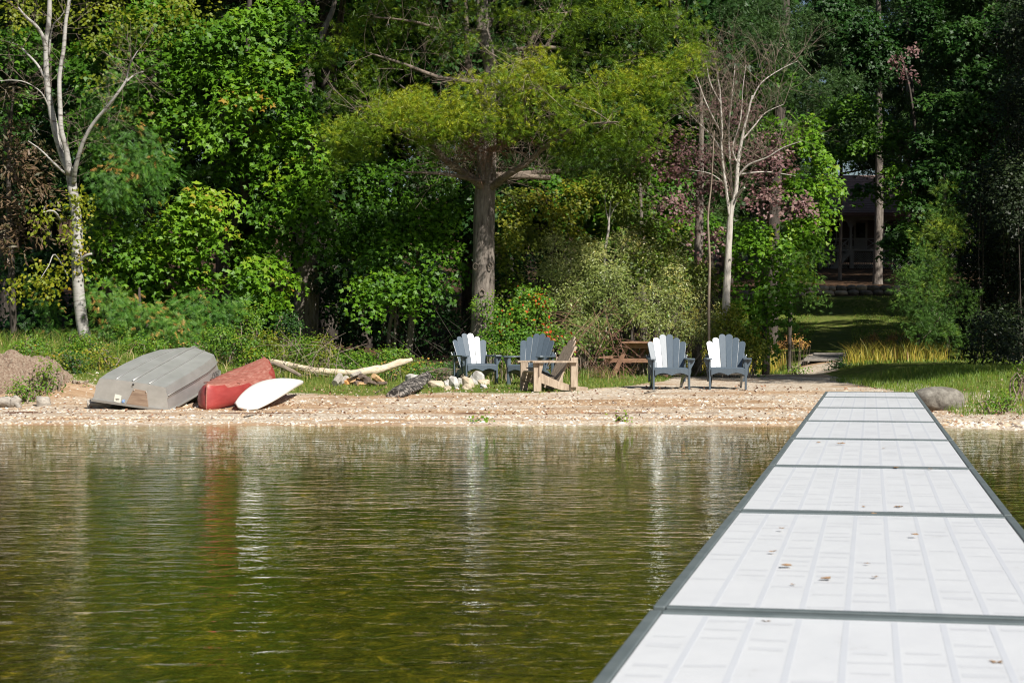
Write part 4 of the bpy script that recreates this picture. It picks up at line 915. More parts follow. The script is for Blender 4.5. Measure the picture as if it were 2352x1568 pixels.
front_tree('lawn_maple', 'maple whose dark boughs hang over the cabin roof', (2115, 74), [(2115, 700), (2110, 500), (2100, 300), (2090, 150)], [.2, .17, .12, .05],
    [(2000, 330, 73, 70, 22, .4), (1930, 360, 74, 60, 18, .35), (2060, 400, 72, 50, 26, .5), (2080, 460, 72, 40, 26, .5), (1990, 440, 74, 60, 14, .3), (2050, 300, 73, 70, 36, .4), (1900, 300, 75, 60, 36, .4), (1950, 250, 74, 80, 36, .4), (2090, 520, 72, 30, 26, .5), (1860, 340, 76, 40, 30, .4)], 'maple', per=36, size=.17, tmpl=T_MAPLE, sr=.5, dens=.7)
tuft_tree('young_pine', 'young bright pine with a pointed top right of the cabin', (2175, 44), [(2175, 700), (2172, 560), (2170, 450), (2168, 400)], [.07, .06, .04, .01],
    [(2170, 440, 43, 24, 26, .55), (2160, 490, 42.8, 40, 30, .6), (2150, 540, 42.6, 50, 34, .68), (2190, 540, 42.8, 40, 34, .6), (2140, 600, 42.4, 46, 34, .45), (2110, 640, 42.2, 50, 30, .4), (2090, 690, 42, 46, 26, .4), (2130, 670, 42.1, 46, 28, .5), (2100, 730, 41.9, 42, 22, .35), (2160, 640, 42.3, 50, 40, .5), (2120, 590, 42.6, 30, 22, .5), (2150, 720, 42, 50, 30, .3), (2080, 640, 42.4, 26, 18, .4), (2170, 770, 42, 45, 24, .3), (2120, 765, 41.8, 40, 20, .35), (2200, 690, 42.4, 40, 40, .4)], 'fir', size=.13, sr=.26, tm=T_TUFT9)
tuft_tree('young_pine', 'small bluish pine peeking out of the maple left of the cabin', (1812, 43), [(1815, 720), (1825, 560)], [.05, .02], [(1830, 600, 42, 40, 24, .4), (1850, 640, 41.8, 36, 22, .45), (1870, 590, 42, 26, 16, .4), (1880, 690, 42, 24, 12, .45)], 'fir', size=.13, sr=.24)
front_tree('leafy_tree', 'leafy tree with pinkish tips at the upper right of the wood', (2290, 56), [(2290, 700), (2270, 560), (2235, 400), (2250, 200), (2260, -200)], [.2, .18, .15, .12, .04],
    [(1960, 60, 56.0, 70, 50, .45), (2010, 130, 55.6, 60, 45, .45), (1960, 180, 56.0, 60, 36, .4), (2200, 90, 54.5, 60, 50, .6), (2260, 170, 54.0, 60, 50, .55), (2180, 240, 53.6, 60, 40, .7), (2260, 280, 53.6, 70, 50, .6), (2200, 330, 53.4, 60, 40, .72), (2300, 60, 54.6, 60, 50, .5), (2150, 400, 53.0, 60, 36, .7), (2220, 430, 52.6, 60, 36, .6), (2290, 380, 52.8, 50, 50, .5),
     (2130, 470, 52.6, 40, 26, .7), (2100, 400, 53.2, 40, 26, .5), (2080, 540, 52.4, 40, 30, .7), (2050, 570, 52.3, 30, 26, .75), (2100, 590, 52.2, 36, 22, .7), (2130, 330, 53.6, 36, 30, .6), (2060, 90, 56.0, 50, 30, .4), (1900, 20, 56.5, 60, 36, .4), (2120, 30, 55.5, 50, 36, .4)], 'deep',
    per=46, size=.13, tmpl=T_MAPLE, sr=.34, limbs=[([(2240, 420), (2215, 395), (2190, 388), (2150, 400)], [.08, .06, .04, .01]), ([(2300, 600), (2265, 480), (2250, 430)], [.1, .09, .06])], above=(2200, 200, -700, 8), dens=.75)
front_tree('crimson_tree', 'sparse crimson leafed branch in the dark upper right wood', (2110, 54), [(2110, 700), (2100, 300), (2070, 120)], [.05, .04, .02], [(2064, 142, 52, 14, 9, .5), (2085, 172, 52, 18, 7, .4), (2095, 115, 52, 6, 8, .5)], 'purple', per=14, size=.09, tmpl=T_KITE, sr=.2, dens=.5)

# ---------------------------------------------------------------- bushes
simple_bush('climbing_vine', 'green vine leaves climbing the foot of the big pine', [(1128, 730, 38.3, 12, 34, .5), (1120, 780, 38.2, 26, 22, .5), (1095, 700, 38.5, 8, 18, .45), (1130, 690, 38.4, 8, 20, .5)], 'weed', 'vine', per=22, size=.06, sr=.16)
simple_bush('berry_bush', 'bush dotted with red orange berries between pine and grey bush', [(1180, 740, 36.6, 60, 42, .5), (1230, 705, 36.8, 55, 40, .55), (1160, 770, 36.3, 50, 26, .5), (1240, 770, 36.4, 50, 30, .55), (1210, 670, 37.2, 36, 20, .6), (1290, 780, 36.3, 30, 26, .5)], 'berry', per=34, size=.07, sr=.24, tv=.24, stems=14)
simple_bush('willow_bush', 'silvery grey willow bush above the picnic table', [(1290, 620, 40.1, 70, 50, .62), (1350, 590, 40.0, 60, 46, .65), (1400, 630, 39.7, 70, 50, .55), (1260, 690, 39.9, 50, 40, .55), (1330, 680, 39.7, 60, 46, .5), (1400, 700, 39.5, 60, 50, .38), (1340, 750, 39.3, 60, 36, .4), (1280, 560, 40.5, 45, 30, .6)], 'willow', per=60, size=.075, tmpl=T_NARROW, sr=.26, stems=26, tv=.18)
simple_bush('willow_bush', 'olive and straw coloured willow bush left of the dead tree', [(1480, 600, 40.1, 60, 46, .7), (1430, 560, 40.4, 45, 46, .78), (1540, 620, 39.9, 60, 46, .72), (1500, 680, 39.5, 60, 46, .62), (1570, 690, 39.4, 60, 46, .7), (1470, 730, 39.3, 50, 40, .5), (1540, 750, 39.1, 60, 40, .62), (1610, 740, 39.2, 60, 40, .72), (1600, 640, 39.9, 50, 40, .72), (1650, 770, 39.0, 50, 30, .7)], 'willow', per=60, size=.075, tmpl=T_NARROW, sr=.26, stems=30, tv=.18)
simple_bush('tangled_shrub', 'brown tangle of bare twigs and leaves left of the picnic table', [(1320, 770, 39.4, 50, 30, .5), (1370, 790, 39.8, 60, 26, .5), (1440, 800, 41, 80, 26, .4)], 'weed', per=22, size=.06, sr=.22, stems=50, dens=.7)
simple_bush('goldenrod_shrub', 'leafy yellow green shrub under the dead tree beside the right chair', [(1680, 760, 38.2, 46, 36, .55), (1710, 800, 38, 40, 24, .55), (1660, 800, 38, 40, 26, .6), (1740, 790, 38.2, 36, 22, .5), (1680, 720, 38.4, 36, 22, .6)], 'yellow', per=34, size=.06, sr=.2, stems=20)
k = 0
rows = [(60, 805, 33.6, 46, 18, 'low weeds and ferns on top of the dirt mound', 'weed'), (160, 845, 31.2, 50, 40, 'grassy weeds on the bank below the birch', 'yellow'), (62, 893, 28.4, 40, 26, 'bright weeds growing in front of the dirt mound', 'weed'), (118, 862, 28.9, 26, 34, 'leafy weeds over the right side of the dirt mound', 'weed'), (172, 895, 29.4, 30, 26, 'dark leafy weed left of the silver boat transom', 'weed'),
        (235, 830, 32.2, 40, 30, 'straw and green weeds between birch and silver boat', 'yellow'), (330, 800, 34.2, 60, 24, 'bramble behind the top of the silver boat', 'weed'), (500, 770, 34.5, 46, 32, 'leafy shrub behind the silver boat bow', 'weed'), (560, 790, 34.2, 46, 32, 'yellow green shrub behind the red canoe', 'weed'), (620, 790, 34.4, 46, 34, 'shrub right behind the canoe end', 'yellow'),
        (690, 800, 34.8, 46, 34, 'shrub at the foot of the old dark trunk', 'weed'), (740, 800, 35, 36, 34, 'goldenrod clump left of the thin trunks', 'yellow'), (800, 820, 36, 46, 16, 'low weeds behind the driftwood log', 'weed'), (590, 815, 34.2, 44, 16, 'weeds above the white board', 'weed'), (560, 730, 36.6, 50, 30, 'tall shrub in front of the maple trunk', 'weed'), (660, 740, 37, 40, 26, 'shrub between the maple and the old dark trunk', 'deep'),
        (1150, 805, 35.4, 40, 18, 'small green shrub behind the left grey chair', 'weed'), (900, 815, 36.4, 60, 12, 'low weeds under the thin trunks', 'weed'), (2345, 860, 27.5, 16, 26, 'leafy weed at the right edge by the shore', 'weed'), (2300, 920, 25.8, 50, 12, 'weedy clump at the water edge right of the boulder', 'weed'), (1930, 838, 41, 26, 12, 'dark leafy clump at the right of the boardwalk', 'deep'), (1830, 846, 41, 20, 8, 'leafy clump at the left of the boardwalk', 'weed')]
for px, py, Y, rx, ry, lab, mat in rows:
    simple_bush('weed_clump', lab, [(px, py, Y, rx, ry, .5)], mat, 'plant', per=30, size=.05 if Y > 31 else .045, sr=.17, stems=10, tv=.2)
wr = random.Random(77)
for q in range(40):
    px = wr.uniform(60, 1040) if q < 26 else wr.uniform(70, 300); Y = (wr.uniform(35.6, 37.5) if px > 640 else wr.uniform(33.2, 36.5)) - (2.4 if px < 250 else 0); top = wr.uniform(12, 30)
    gy = HZ + F * (CZ - Hs((px - 1176) / F * Y, Y)) / Y
    simple_bush('weed_clump', 'leafy weed clump in the rough grass ' + ('near the foot of the birch' if px < 250 else 'behind the silver boat' if px < 460 else 'behind the red canoe' if px < 610 else 'behind the left half of the driftwood log' if px < 800 else 'behind the right half of the driftwood log'), [(px, gy - top * .8, Y, wr.uniform(18, 40), top, wr.uniform(.3, .7))], wr.choice(['weed', 'yellow', 'deep', 'weed', 'cedar']), 'plant', per=24, size=.05, sr=.15, stems=8, tv=.22, group='weed clumps in the rough grass')
# dark shrubs right of the lawn
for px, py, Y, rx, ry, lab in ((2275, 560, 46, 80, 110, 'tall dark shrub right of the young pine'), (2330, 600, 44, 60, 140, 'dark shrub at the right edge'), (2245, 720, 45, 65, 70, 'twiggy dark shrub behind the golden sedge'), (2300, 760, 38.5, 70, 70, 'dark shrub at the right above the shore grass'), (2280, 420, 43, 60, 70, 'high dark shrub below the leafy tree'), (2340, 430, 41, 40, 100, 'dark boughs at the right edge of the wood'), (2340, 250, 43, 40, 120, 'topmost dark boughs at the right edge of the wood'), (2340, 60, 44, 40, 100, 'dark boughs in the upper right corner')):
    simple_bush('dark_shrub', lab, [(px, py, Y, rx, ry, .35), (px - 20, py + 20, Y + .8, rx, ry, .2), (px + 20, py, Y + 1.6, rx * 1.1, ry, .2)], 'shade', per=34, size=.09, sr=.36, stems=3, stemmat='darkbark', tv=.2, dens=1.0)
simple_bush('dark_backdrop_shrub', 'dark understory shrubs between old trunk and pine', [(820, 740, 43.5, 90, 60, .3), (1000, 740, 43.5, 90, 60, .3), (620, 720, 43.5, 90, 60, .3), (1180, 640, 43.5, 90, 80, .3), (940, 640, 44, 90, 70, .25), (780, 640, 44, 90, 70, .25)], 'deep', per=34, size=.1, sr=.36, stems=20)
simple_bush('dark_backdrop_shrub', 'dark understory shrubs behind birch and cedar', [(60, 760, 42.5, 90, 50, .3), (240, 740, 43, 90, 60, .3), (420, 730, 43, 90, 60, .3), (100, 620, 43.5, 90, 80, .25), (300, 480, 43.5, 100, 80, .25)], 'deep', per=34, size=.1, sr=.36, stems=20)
# ---------------------------------------------------------------- grass and sedge
def blades(name, n, xr, yr, mask, hgt, wid, mat, tint=.45, lean=.35, cl_scale=1.2, tv=.2, hvar=None):
    x = rng.uniform(*xr, n); y = rng.uniform(*yr, n); m = mask(x, y)
    k = rng.random(n) < m; x, y = x[k], y[k]; n = len(x); z = H(x, y)
    c = lump(x, y, cl_scale, 3); hh = hgt * rng.uniform(.45, 1.25, n) * (1 + .35 * c)
    if hvar is not None: hh = hh * hvar(x, y)
    d = np.stack([rng.normal(size=n), rng.normal(size=n), np.zeros(n)], -1) * lean; up = np.array((0, 0, 1.0))
    P0 = np.stack([x, y, z - .01], -1); a = rng.uniform(0, 2 * math.pi, n); s_ = np.stack([np.cos(a), np.sin(a) * .4, np.zeros(n)], -1) * wid * .5
    P1 = P0 + hh[:, None] * .55 * (up + d * .4); P2 = P0 + hh[:, None] * (up * .95 + d)
    V = np.stack([P0 - s_, P0 + s_, P1 + s_ * .7, P1 - s_ * .7, P2], 1).reshape(-1, 3)
    i = np.arange(n) * 5
    q = np.stack([i, i + 1, i + 2, i + 3], 1); t3 = np.stack([i + 3, i + 2, i + 4], 1)
    tt = np.clip(tint + .18 * c + rng.normal(size=n) * tv, 0, 1)
    me = npmesh(name, V, [q, t3], np.concatenate([tt, tt]))
    o = link(name, me, LM[mat]); o['kind'] = 'stuff'; return o
rng = np.random.default_rng(55)
def inview(x, y): return (np.abs(x) < y * .30 + .6)
g = blades('grass', 90000, (-10.5, 8), (28, 42), lambda x, y: grassmask(x, y) * inview(x, y) * (x < 6.5) * (.55 + .45 * lump(x, y, .45, 2)), .065, .012, 'grass', .48)
tag(g, 'short patchy grass between the chairs and along the beach', 'grass')
g = blades('tall_grass', 42000, (-10.5, 3.2), (30, 40.5), lambda x, y: smooth(0, 2.2, y - shore(x) + .7 * lump(x, y, .8) - np.interp(x, [-9, -5.5, -4, -3, 0, 1.5, 3], [5.5, 7.5, 7.5, 9.6, 10.4, 10.8, 13])) * smooth(3.2, 1.4, x) * inview(x, y) * (.45 + .5 * lump(x, y, .5, 7)), .25, .014, 'grass', .5, .6, tv=.28)
tag(g, 'tall rough grass at the edge of the wood', 'grass')
g = blades('shore_grass', 30000, (6.2, 12), (24.5, 36), lambda x, y: smooth(2.4, 3.3, y - shore(x) + .5 * lump(x, y, .7) + .9 * smooth(7.2, 6.4, x)) * inview(x, y) * (x > 6.5), .13, .010, 'lawn', .5)
tag(g, 'bright green shore grass right of the boulder', 'grass')
g = blades('lawn_grass', 60000, (4, 26), (40, 82), lambda x, y: (1 - forestmask(x, y)) * (np.abs(x - (7.45 + .2 * (y - 43))) > .7) * inview(x, y), .10, .022, 'lawn', .5)
tag(g, 'mown lawn rising from the beach to the stone wall', 'grass')
def sedge_mask(x, y):
    ax = 7.45 + .2 * (y - 43)
    l_ = smooth(.8, 1.1, ax - x) * smooth(3.4, 2.6, ax - x); r_ = smooth(.6, .9, x - ax) * smooth(3.6, 2.6, x - ax)
    return np.maximum(l_, r_) * smooth(40.6, 42.4, y + .8 * lump(x, y, .5)) * smooth(47.5, 46, y) * (.5 + .5 * lump(x, y, .3, 6))
g = blades('golden_sedge', 26000, (2, 14), (41, 48), sedge_mask, .46, .016, 'gold', .50, .34, .5, tv=.25)
tag(g, 'golden sedge standing on both sides of the boardwalk', 'sedge')
def seedheads():
    mb = Cloud(); spots = [(1815, 780, 43.5), (1832, 776, 43.6), (1800, 792, 43.2), (1845, 788, 43.8), (2000, 778, 46.2), (2012, 772, 46.2), (2045, 778, 46), (2052, 772, 46), (2080, 776, 45.8), (1985, 785, 46), (2030, 790, 46), (1770, 800, 43), (1790, 795, 43.2)]
    for px, py, Y in spots:
        p = W(px, py, Y); g0 = np.array((p[0], Y, Hs(p[0], Y)))
        t = empty('seed_stalk', g0); tag(t, 'brown seed headed stalks rising from the golden sedge', 'plant', 'seed stalks beside the boardwalk')
        st = MB()
        for k in range(5):
            dx, dy = random.uniform(-.08, .08), random.uniform(-.08, .08); top = Vector((p[0] - g0[0] + dx * 2, dy * 2, p[2] - g0[2] + random.uniform(-.12, .05)))
            st.tube([(dx, dy, 0), top], [.005, .004], 3, cap=False)
        st.build('stem', M['twig'], t)
        cl = Cloud(); mass(cl, p, (.10, .10, .11), 14, 10, .035, T_KITE, .95, sr=.06, tv=.05)
        o = link('seed_head', cl.mesh('seed_head', g0), LM['gold'], t); o['kind'] = 'stuff'
seedheads()

# ---------------------------------------------------------------- pebbles and washed up debris
def octa(n, x, y, size, flat, name, mat, tint, sink=.2):
    z = H(x, y); a = rng.uniform(0, 6.28, n); sx = size * rng.uniform(.7, 1.3, n); sy = size * rng.uniform(.6, 1.1, n); sz = size * flat * rng.uniform(.6, 1.2, n)
    base = np.array([(1, 0, 0), (.25, .9, .1), (-.9, .45, 0), (-.75, -.6, .1), (.4, -.9, 0), (.15, .1, 1.0), (-.2, -.15, .9)])
    V = base[None] * np.stack([sx, sy, sz], -1)[:, None]
    c, s_ = np.cos(a)[:, None], np.sin(a)[:, None]
    X = V[..., 0] * c - V[..., 1] * s_ + x[:, None]; Y = V[..., 0] * s_ + V[..., 1] * c + y[:, None]; Z = V[..., 2] + z[:, None] - sink * sz[:, None] + 0
    V = np.stack([X, Y, Z], -1).reshape(-1, 3)
    f = np.array([(0, 1, 5), (1, 2, 5), (2, 6, 5), (2, 3, 6), (3, 4, 6), (4, 0, 5), (4, 5, 6)])
    Fc = (f[None] + (np.arange(n) * 7)[:, None, None]).reshape(-1, 3)
    return link(name, npmesh(name, V, [Fc], np.repeat(tint, 7)), mat)
def scatter(n, xr, dens):
    "points on the beach by distance s behind the waterline"
    x = rng.uniform(*xr, n * 3); s = rng.uniform(-.5, 9, n * 3) if True else None
    k = rng.random(n * 3) < dens(x, s); x, s = x[k][:n], s[k][:n]; return x, shore(x) + s
def dens(x, s):
    u = s + .12 * np.sin(x * 1.7) + .08 * np.sin(x * 4.1)
    b = 1.0 * np.exp(-((u - .30) / .16) ** 2) + 1.0 * np.exp(-((u - 1.15) / .2) ** 2) + .35 * np.exp(-((u - 2.6) / .35) ** 2) + .28 * np.exp(-((u - 4.3) / .9) ** 2) + .05
    return np.clip(b * (.65 + .5 * lump(x, s, .6, 9)) * (s < 7), 0, 1)
x, y = scatter(34000, (-9.5, 12.5), dens); n = len(x)
o = octa(n, x, y, rng.gamma(3, .0055, n) + .006, .55, 'beach_pebbles', M['pebble'], rng.random(n)); tag(o, 'pale pebbles strewn in bands along the water edge', 'pebbles', kind='stuff')
x, y = scatter(2600, (6, 12.5), lambda x, s: np.exp(-((s - .55) / .3) ** 2)); n = len(x)
o = octa(n, x, y, rng.gamma(4, .009, n) + .01, .6, 'shore_cobbles', M['pebble'], rng.uniform(.3, 1, n)); tag(o, 'cream cobbles at the waterline right of the dock', 'pebbles', kind='stuff')
def ddens(x, s):
    u = s + .15 * np.sin(x * 1.3 + 1) + .1 * np.sin(x * 3.7)
    return np.clip((.9 * np.exp(-((u - 1.75) / .16) ** 2) + .5 * np.exp(-((u - 3.0) / .25) ** 2) + .03) * (.4 + .9 * np.maximum(lump(x, s, .9, 2), -.2)) * (s < 6.5), 0, 1)
x, y = scatter(9000, (-9.5, 12.5), ddens); n = len(x)
z = H(x, y); cl = Cloud(); P = np.stack([x, y, z + .006], -1)
cl.leaves(P, np.stack([rng.normal(size=n) * .3, rng.normal(size=n) * .3, np.ones(n)], -1), rdir(n) * (1, .6, .2), rng.uniform(.02, .09, n), T_NARROW, rng.random(n))
o = link('beach_debris', cl.mesh('beach_debris'), M['debris']); tag(o, 'brown twigs and leaf litter washed up along the beach', 'debris', kind='stuff')
x = rng.uniform(-9.5, 9, 1500); y = shore(x) + rng.uniform(.6, 8, 1500); z = H(x, y); cl = Cloud(); n = len(x)
cl.leaves(np.stack([x, y, z + .01], -1), rdir(n) + (0, 0, 1.2), rdir(n), rng.uniform(.03, .07, n), T_KITE, rng.random(n) * .6 + .4)
o = link('fallen_leaves', cl.mesh('fallen_leaves'), M['debris']); tag(o, 'fallen dry leaves scattered over the beach', 'leaves', kind='stuff')

# ---------------------------------------------------------------- dock
def dock():
    ax = Vector((824 / F, 1, 0)).normalized(); side = Vector((ax.y, -ax.x, 0)); yaw = -math.atan2(ax.x, ax.y)
    t = empty('dock', (0, 0, 0)); tag(t, 'long white sectional dock with grey frame running out to the beach', 'dock')
    def ybyjoint(py, h=.878): return F * h / (py - HZ)
    J = [(1.0, .86), (2.15, .855), (5.28, .852), (8.48, .872), (11.5, .878), (14.5, .878), (17.45, .878), (20.6, .878), (24.0, .878), (26.1, .875)]
    Wd = 1.245
    def base(d, h): return Vector((824 / F * d, d, CZ - h))
    secs = [(0.0, .850, 5.24, .852)] + [(J[i][0] + .04, J[i][1], J[i + 1][0] - .04, J[i + 1][1]) for i in range(2, len(J) - 1)]
    for i, (d0, h0, d1, h1) in enumerate(secs):
        a, b = base(d0, h0), base(d1, h1); L_ = (b - a).length; pitch = math.asin((b.z - a.z) / L_)
        if i == 0: d0 = 1.9; a = base(d0, h0); L_ = (b - a).length
        Mx = Matrix.Translation(a) @ Euler((pitch, 0, yaw)).to_matrix().to_4x4()
        s_ = empty('dock_section', (0, 0, 0)); s_.matrix_world = Mx; s_.parent = t
        s_['kind'] = 'thing' if False else s_.get('kind', 'thing')
        mb = MB(); mb.box((0, L_ / 2, -.012), (Wd - .004, L_, .024)); mb.build('deck_panel', M['deck'], s_)
        mb = MB()
        for sx in (-1, 1):
            q = MB(); q.box((sx * (Wd / 2 + .020), L_ / 2, -.078), (.037, L_ - .004, .17)); q.build('side_rail', M['dockframe'], s_, bevel=.004)
        for yy in (.010, L_ - .010):
            q = MB(); q.box((0, yy, -.055), (Wd - .006, .045, .124)); q.build('end_rail', M['dockframe'], s_, bevel=.003)
        # ribs seen through the decking
        q = MB()
        for c in range(1, 9):
            x = -Wd / 2 + Wd * c / 9; q.box((x, L_ / 2, 0), (.018, L_ - .1, .0012))
        q.build('rib_lines', M['rib'], s_)
        q = MB(); n_ = int(L_ / .145)  # grey quads paint the shadows from below that show through the panel
        for r_ in range(n_):
            for c in range(9):
                if random.random() < .45:
                    x = -Wd / 2 + Wd * (c + .5) / 9; yy = (r_ + .5) / n_ * (L_ - .12) + .06 + random.uniform(-.01, .01)
                    w_, h_ = random.uniform(.09, .119), random.uniform(.02, .05)
                    v = [(x - w_ / 2, yy - h_ / 2, .0004), (x + w_ / 2, yy - h_ / 2 + random.uniform(-.012, .012), .0004), (x + w_ / 2, yy + h_ / 2, .0004), (x - w_ / 2, yy + h_ / 2 + random.uniform(-.02, .012), .0004)]
                    q.add(v, [(0, 1, 2, 3)])
        o = q.build('deck_shadow_patches', M['shadow_patch'], s_); o['kind'] = 'stuff'
        for sx in (-1, 1):     # legs at the joints
            if i < 7:
                q = MB(); q.tube([(sx * (Wd / 2 - .06), L_ - .12, -.10), (sx * (Wd / 2 - .06), L_ - .12, -1.6)], .024, 8); q.build('leg', M['dockframe'], s_)
    return base, side
dbase, dside = dock()
def dead_leaf(px, py, size, i, lab):
    d = F * .874 / (py - HZ) if py < 1190 else F * .856 / (py - HZ)
    p = Vector(W(px, py, d)); o_ = empty('tmp', p)
    C.objects.unlink(o_); bpy.data.objects.remove(o_)
    q = MB(); r_ = random.Random(i); n_ = 9
    ring = [(size * (1 if k % 2 else .55) * math.cos(2 * math.pi * k / n_) * 1.3, size * (1 if k % 2 else .6) * math.sin(2 * math.pi * k / n_), .004 + size * r_.uniform(.05, .35)) for k in range(n_)]
    q.add([(0, 0, .004)] + ring, [(0, 1 + k, 1 + (k + 1) % n_) for k in range(n_)], False, Matrix.Rotation(r_.uniform(0, 6), 4, 'Z'))
    o = q.build('dead_leaf', M['deadleaf'], None, p); tag(o, lab, 'leaf', 'dead leaves on the dock')
for i, (a, b, s_) in enumerate([(1805, 1302, .026), (1898, 1332, .022), (2100, 1230, .02), (1795, 1215, .016), (1775, 1269, .018), (2010, 1328, .014), (1822, 1345, .012), (1992, 1296, .012), (1930, 1020, .035), (1880, 1017, .022), (2030, 1030, .016), (2058, 1075, .022), (2137, 1078, .018), (2008, 1181, .016), (1985, 1165, .014), (2065, 1166, .022), (2290, 1525, .02), (1760, 1430, .014)]):
    dead_leaf(a, b, s_, i, 'small dry brown leaf lying on the white decking')

# ---------------------------------------------------------------- adirondack chairs
def slat_poly(w0, w1, L_, r_=None):
    "tapered board with a rounded top, in xy, y up"
    P = [(-w0 / 2, 0), (w0 / 2, 0), (w1 / 2, L_ - w1 * .42)]
    P += [(w1 / 2 * math.cos(a), L_ - w1 * .42 + w1 * .42 * math.sin(a)) for a in np.linspace(.25, math.pi - .25, 7)]
    P += [(-w1 / 2, L_ - w1 * .42)]; return P
def adirondack():
    t = empty('adirondack_chair', (0, 0, 0)); m = M['hdpe']
    RY = Matrix.Rotation(R(90), 4, 'Y') @ Matrix.Rotation(R(90), 4, 'Z')   # xy poly -> yz plane, thickness in x
    for sx in (-1, 1):
        b = MB(); b.box((sx * .315, -.37, .265), (.034, .115, .53)); b.build('front_leg', m, t, bevel=.004)
        b = MB(); prof = [(-.36, .24), (-.36, .365), (-.28, .375), (-.05, .30), (.12, .27), (.42, .09), (.50, 0), (.40, 0), (.30, .05), (-.02, .18), (-.2, .22)]
        b.prism([(p[0], p[1]) for p in prof][::1], .034, Matrix.Translation((sx * .275, 0, 0)) @ Matrix(((0, 0, 1, 0), (1, 0, 0, 0), (0, 1, 0, 0), (0, 0, 0, 1)))); b.build('side_stringer', m, t, bevel=.003)
        b = MB(); b.box((sx * .32, .26, .38), (.034, .085, .50)); b.build('rear_post', m, t, bevel=.003)
        pl = [(-.055, -.46), (.045, -.475), (.085, -.44), (.095, -.34), (.07, -.18), (.045, .05), (.035, .34), (-.035, .34), (-.035, -.1), (-.06, -.3)]
        b = MB(); b.prism([(sx * a, c) for a, c in pl][::sx], .028, Matrix.Translation((sx * .33, 0, .545))); b.build('arm', m, t, bevel=.004)
        br = [(0, 0), (.085, 0), (.082, -.03), (.06, -.08), (.03, -.13), (0, -.20)]
        b = MB(); b.prism([(sx * a, c) for a, c in br][::-sx], .034, Matrix.Translation((sx * .333, -.37, .53)) @ Matrix.Rotation(R(90), 4, 'X')); b.build('arm_bracket', m, t)
        # curved side brace below the arm, along the leg
        b = MB(); b.prism([(0, .02), (.012, .10), (.035, .18), (.035, .30), (.012, .38), (0, .42)][::1] if sx > 0 else [(0, .42), (-.012, .38), (-.035, .30), (-.035, .18), (-.012, .10), (0, .02)], .03, Matrix.Translation((sx * .335, -.25, .13)) @ Matrix.Rotation(R(90), 4, 'X')); b.build('side_brace', m, t)
    sl = [(-.395, .375, .06, 18), (-.32, .385, .08, 4), (-.235, .36, .075, -14), (-.155, .335, .075, -17), (-.075, .31, .075, -17), (.005, .288, .075, -14), (.085, .272, .07, -10)]
    for y, z, d, a in sl:
        b = MB(); b.box((0, y, z), (.585 if y > -.38 else .59, d, .026), (R(a), 0, 0)); b.build('seat_slat', m, t, bevel=.004)
    top = .355; ap = [(-.295, .03), (-.295, -.085)] + [(-.295 + .59 * k / 16, -.085 + .045 * abs(math.sin(math.pi * k / 8))) for k in range(1, 16)] + [(.295, -.085), (.295, .03)]
    b = MB(); b.prism(ap, .028, Matrix.Translation((0, -.437, top - .015)) @ Matrix.Rotation(R(90), 4, 'X')); b.build('front_apron', m, t, bevel=.003)
    # back: six slats in a fan, each turned a little inwards
    yaws = [16, 10, 4, -4, -10, -16]; xb = [-.222, -.135, -.045, .045, .135, .222]; tops = [.60, .67, .735, .735, .67, .60]; fan = [7, 4.2, 1.4, -1.4, -4.2, -7]; yo = [-.045, -.02, 0, 0, -.02, -.045]
    for x, yw, L_, fa, dy in zip(xb, yaws, tops, fan, yo):
        Mx = Matrix.Translation((x, .10 + dy, .285)) @ Matrix.Rotation(R(-23), 4, 'X') @ Matrix.Rotation(R(-fa), 4, 'Y') @ Matrix.Rotation(R(yw), 4, 'Z') @ Matrix.Rotation(R(90), 4, 'X')
        b = MB(); b.prism(slat_poly(.084, .123, L_ + .02), .022, Mx); b.build('back_slat', m, t, bevel=.003)
    for z, y, wd in ((.33, .155, .56), (.56, .265, .74), (.80, .372, .60)):
        b = MB(); b.box((0, y + .012, z), (wd, .028, .06), (R(-23), 0, 0)); b.build('back_rail', m, t, bevel=.003)
    for sx in (-1, 1):
        b = MB(); b.tube([(sx * .36, .29, .60), (sx * .375, .29, .60)], .014, 8); b.build('bolt_cap', M['knob'], t)
    return t
CH = adirondack()
grp = 'slate grey adirondack chairs on the beach'
def setchair(o, px, Y, yaw, lab):
    x = (px - 1176) / F * Y; o.location = (x, Y + .37, Hs(x, Y + .2) - .01); o.rotation_euler = (0, 0, R(yaw)); tag(o, lab, 'chair', grp)
spots = [(1675, 31.1, -4, 'grey chair on the pebbles farthest right, nearest the dock'), (1540, 31.1, 2, 'grey chair on the pebbles in front of the picnic table'), (1088, 33.9, 22, 'grey chair behind the ring of white stones, turned right'), (1222, 33.2, -24, 'grey chair turned left, half hidden by the old wooden chair')]
copies = [CH] + [copy_tree(CH) for _ in spots[1:]]
for o, (px, Y, yw, lab) in zip(copies, spots): setchair(o, px, Y, yw, lab)

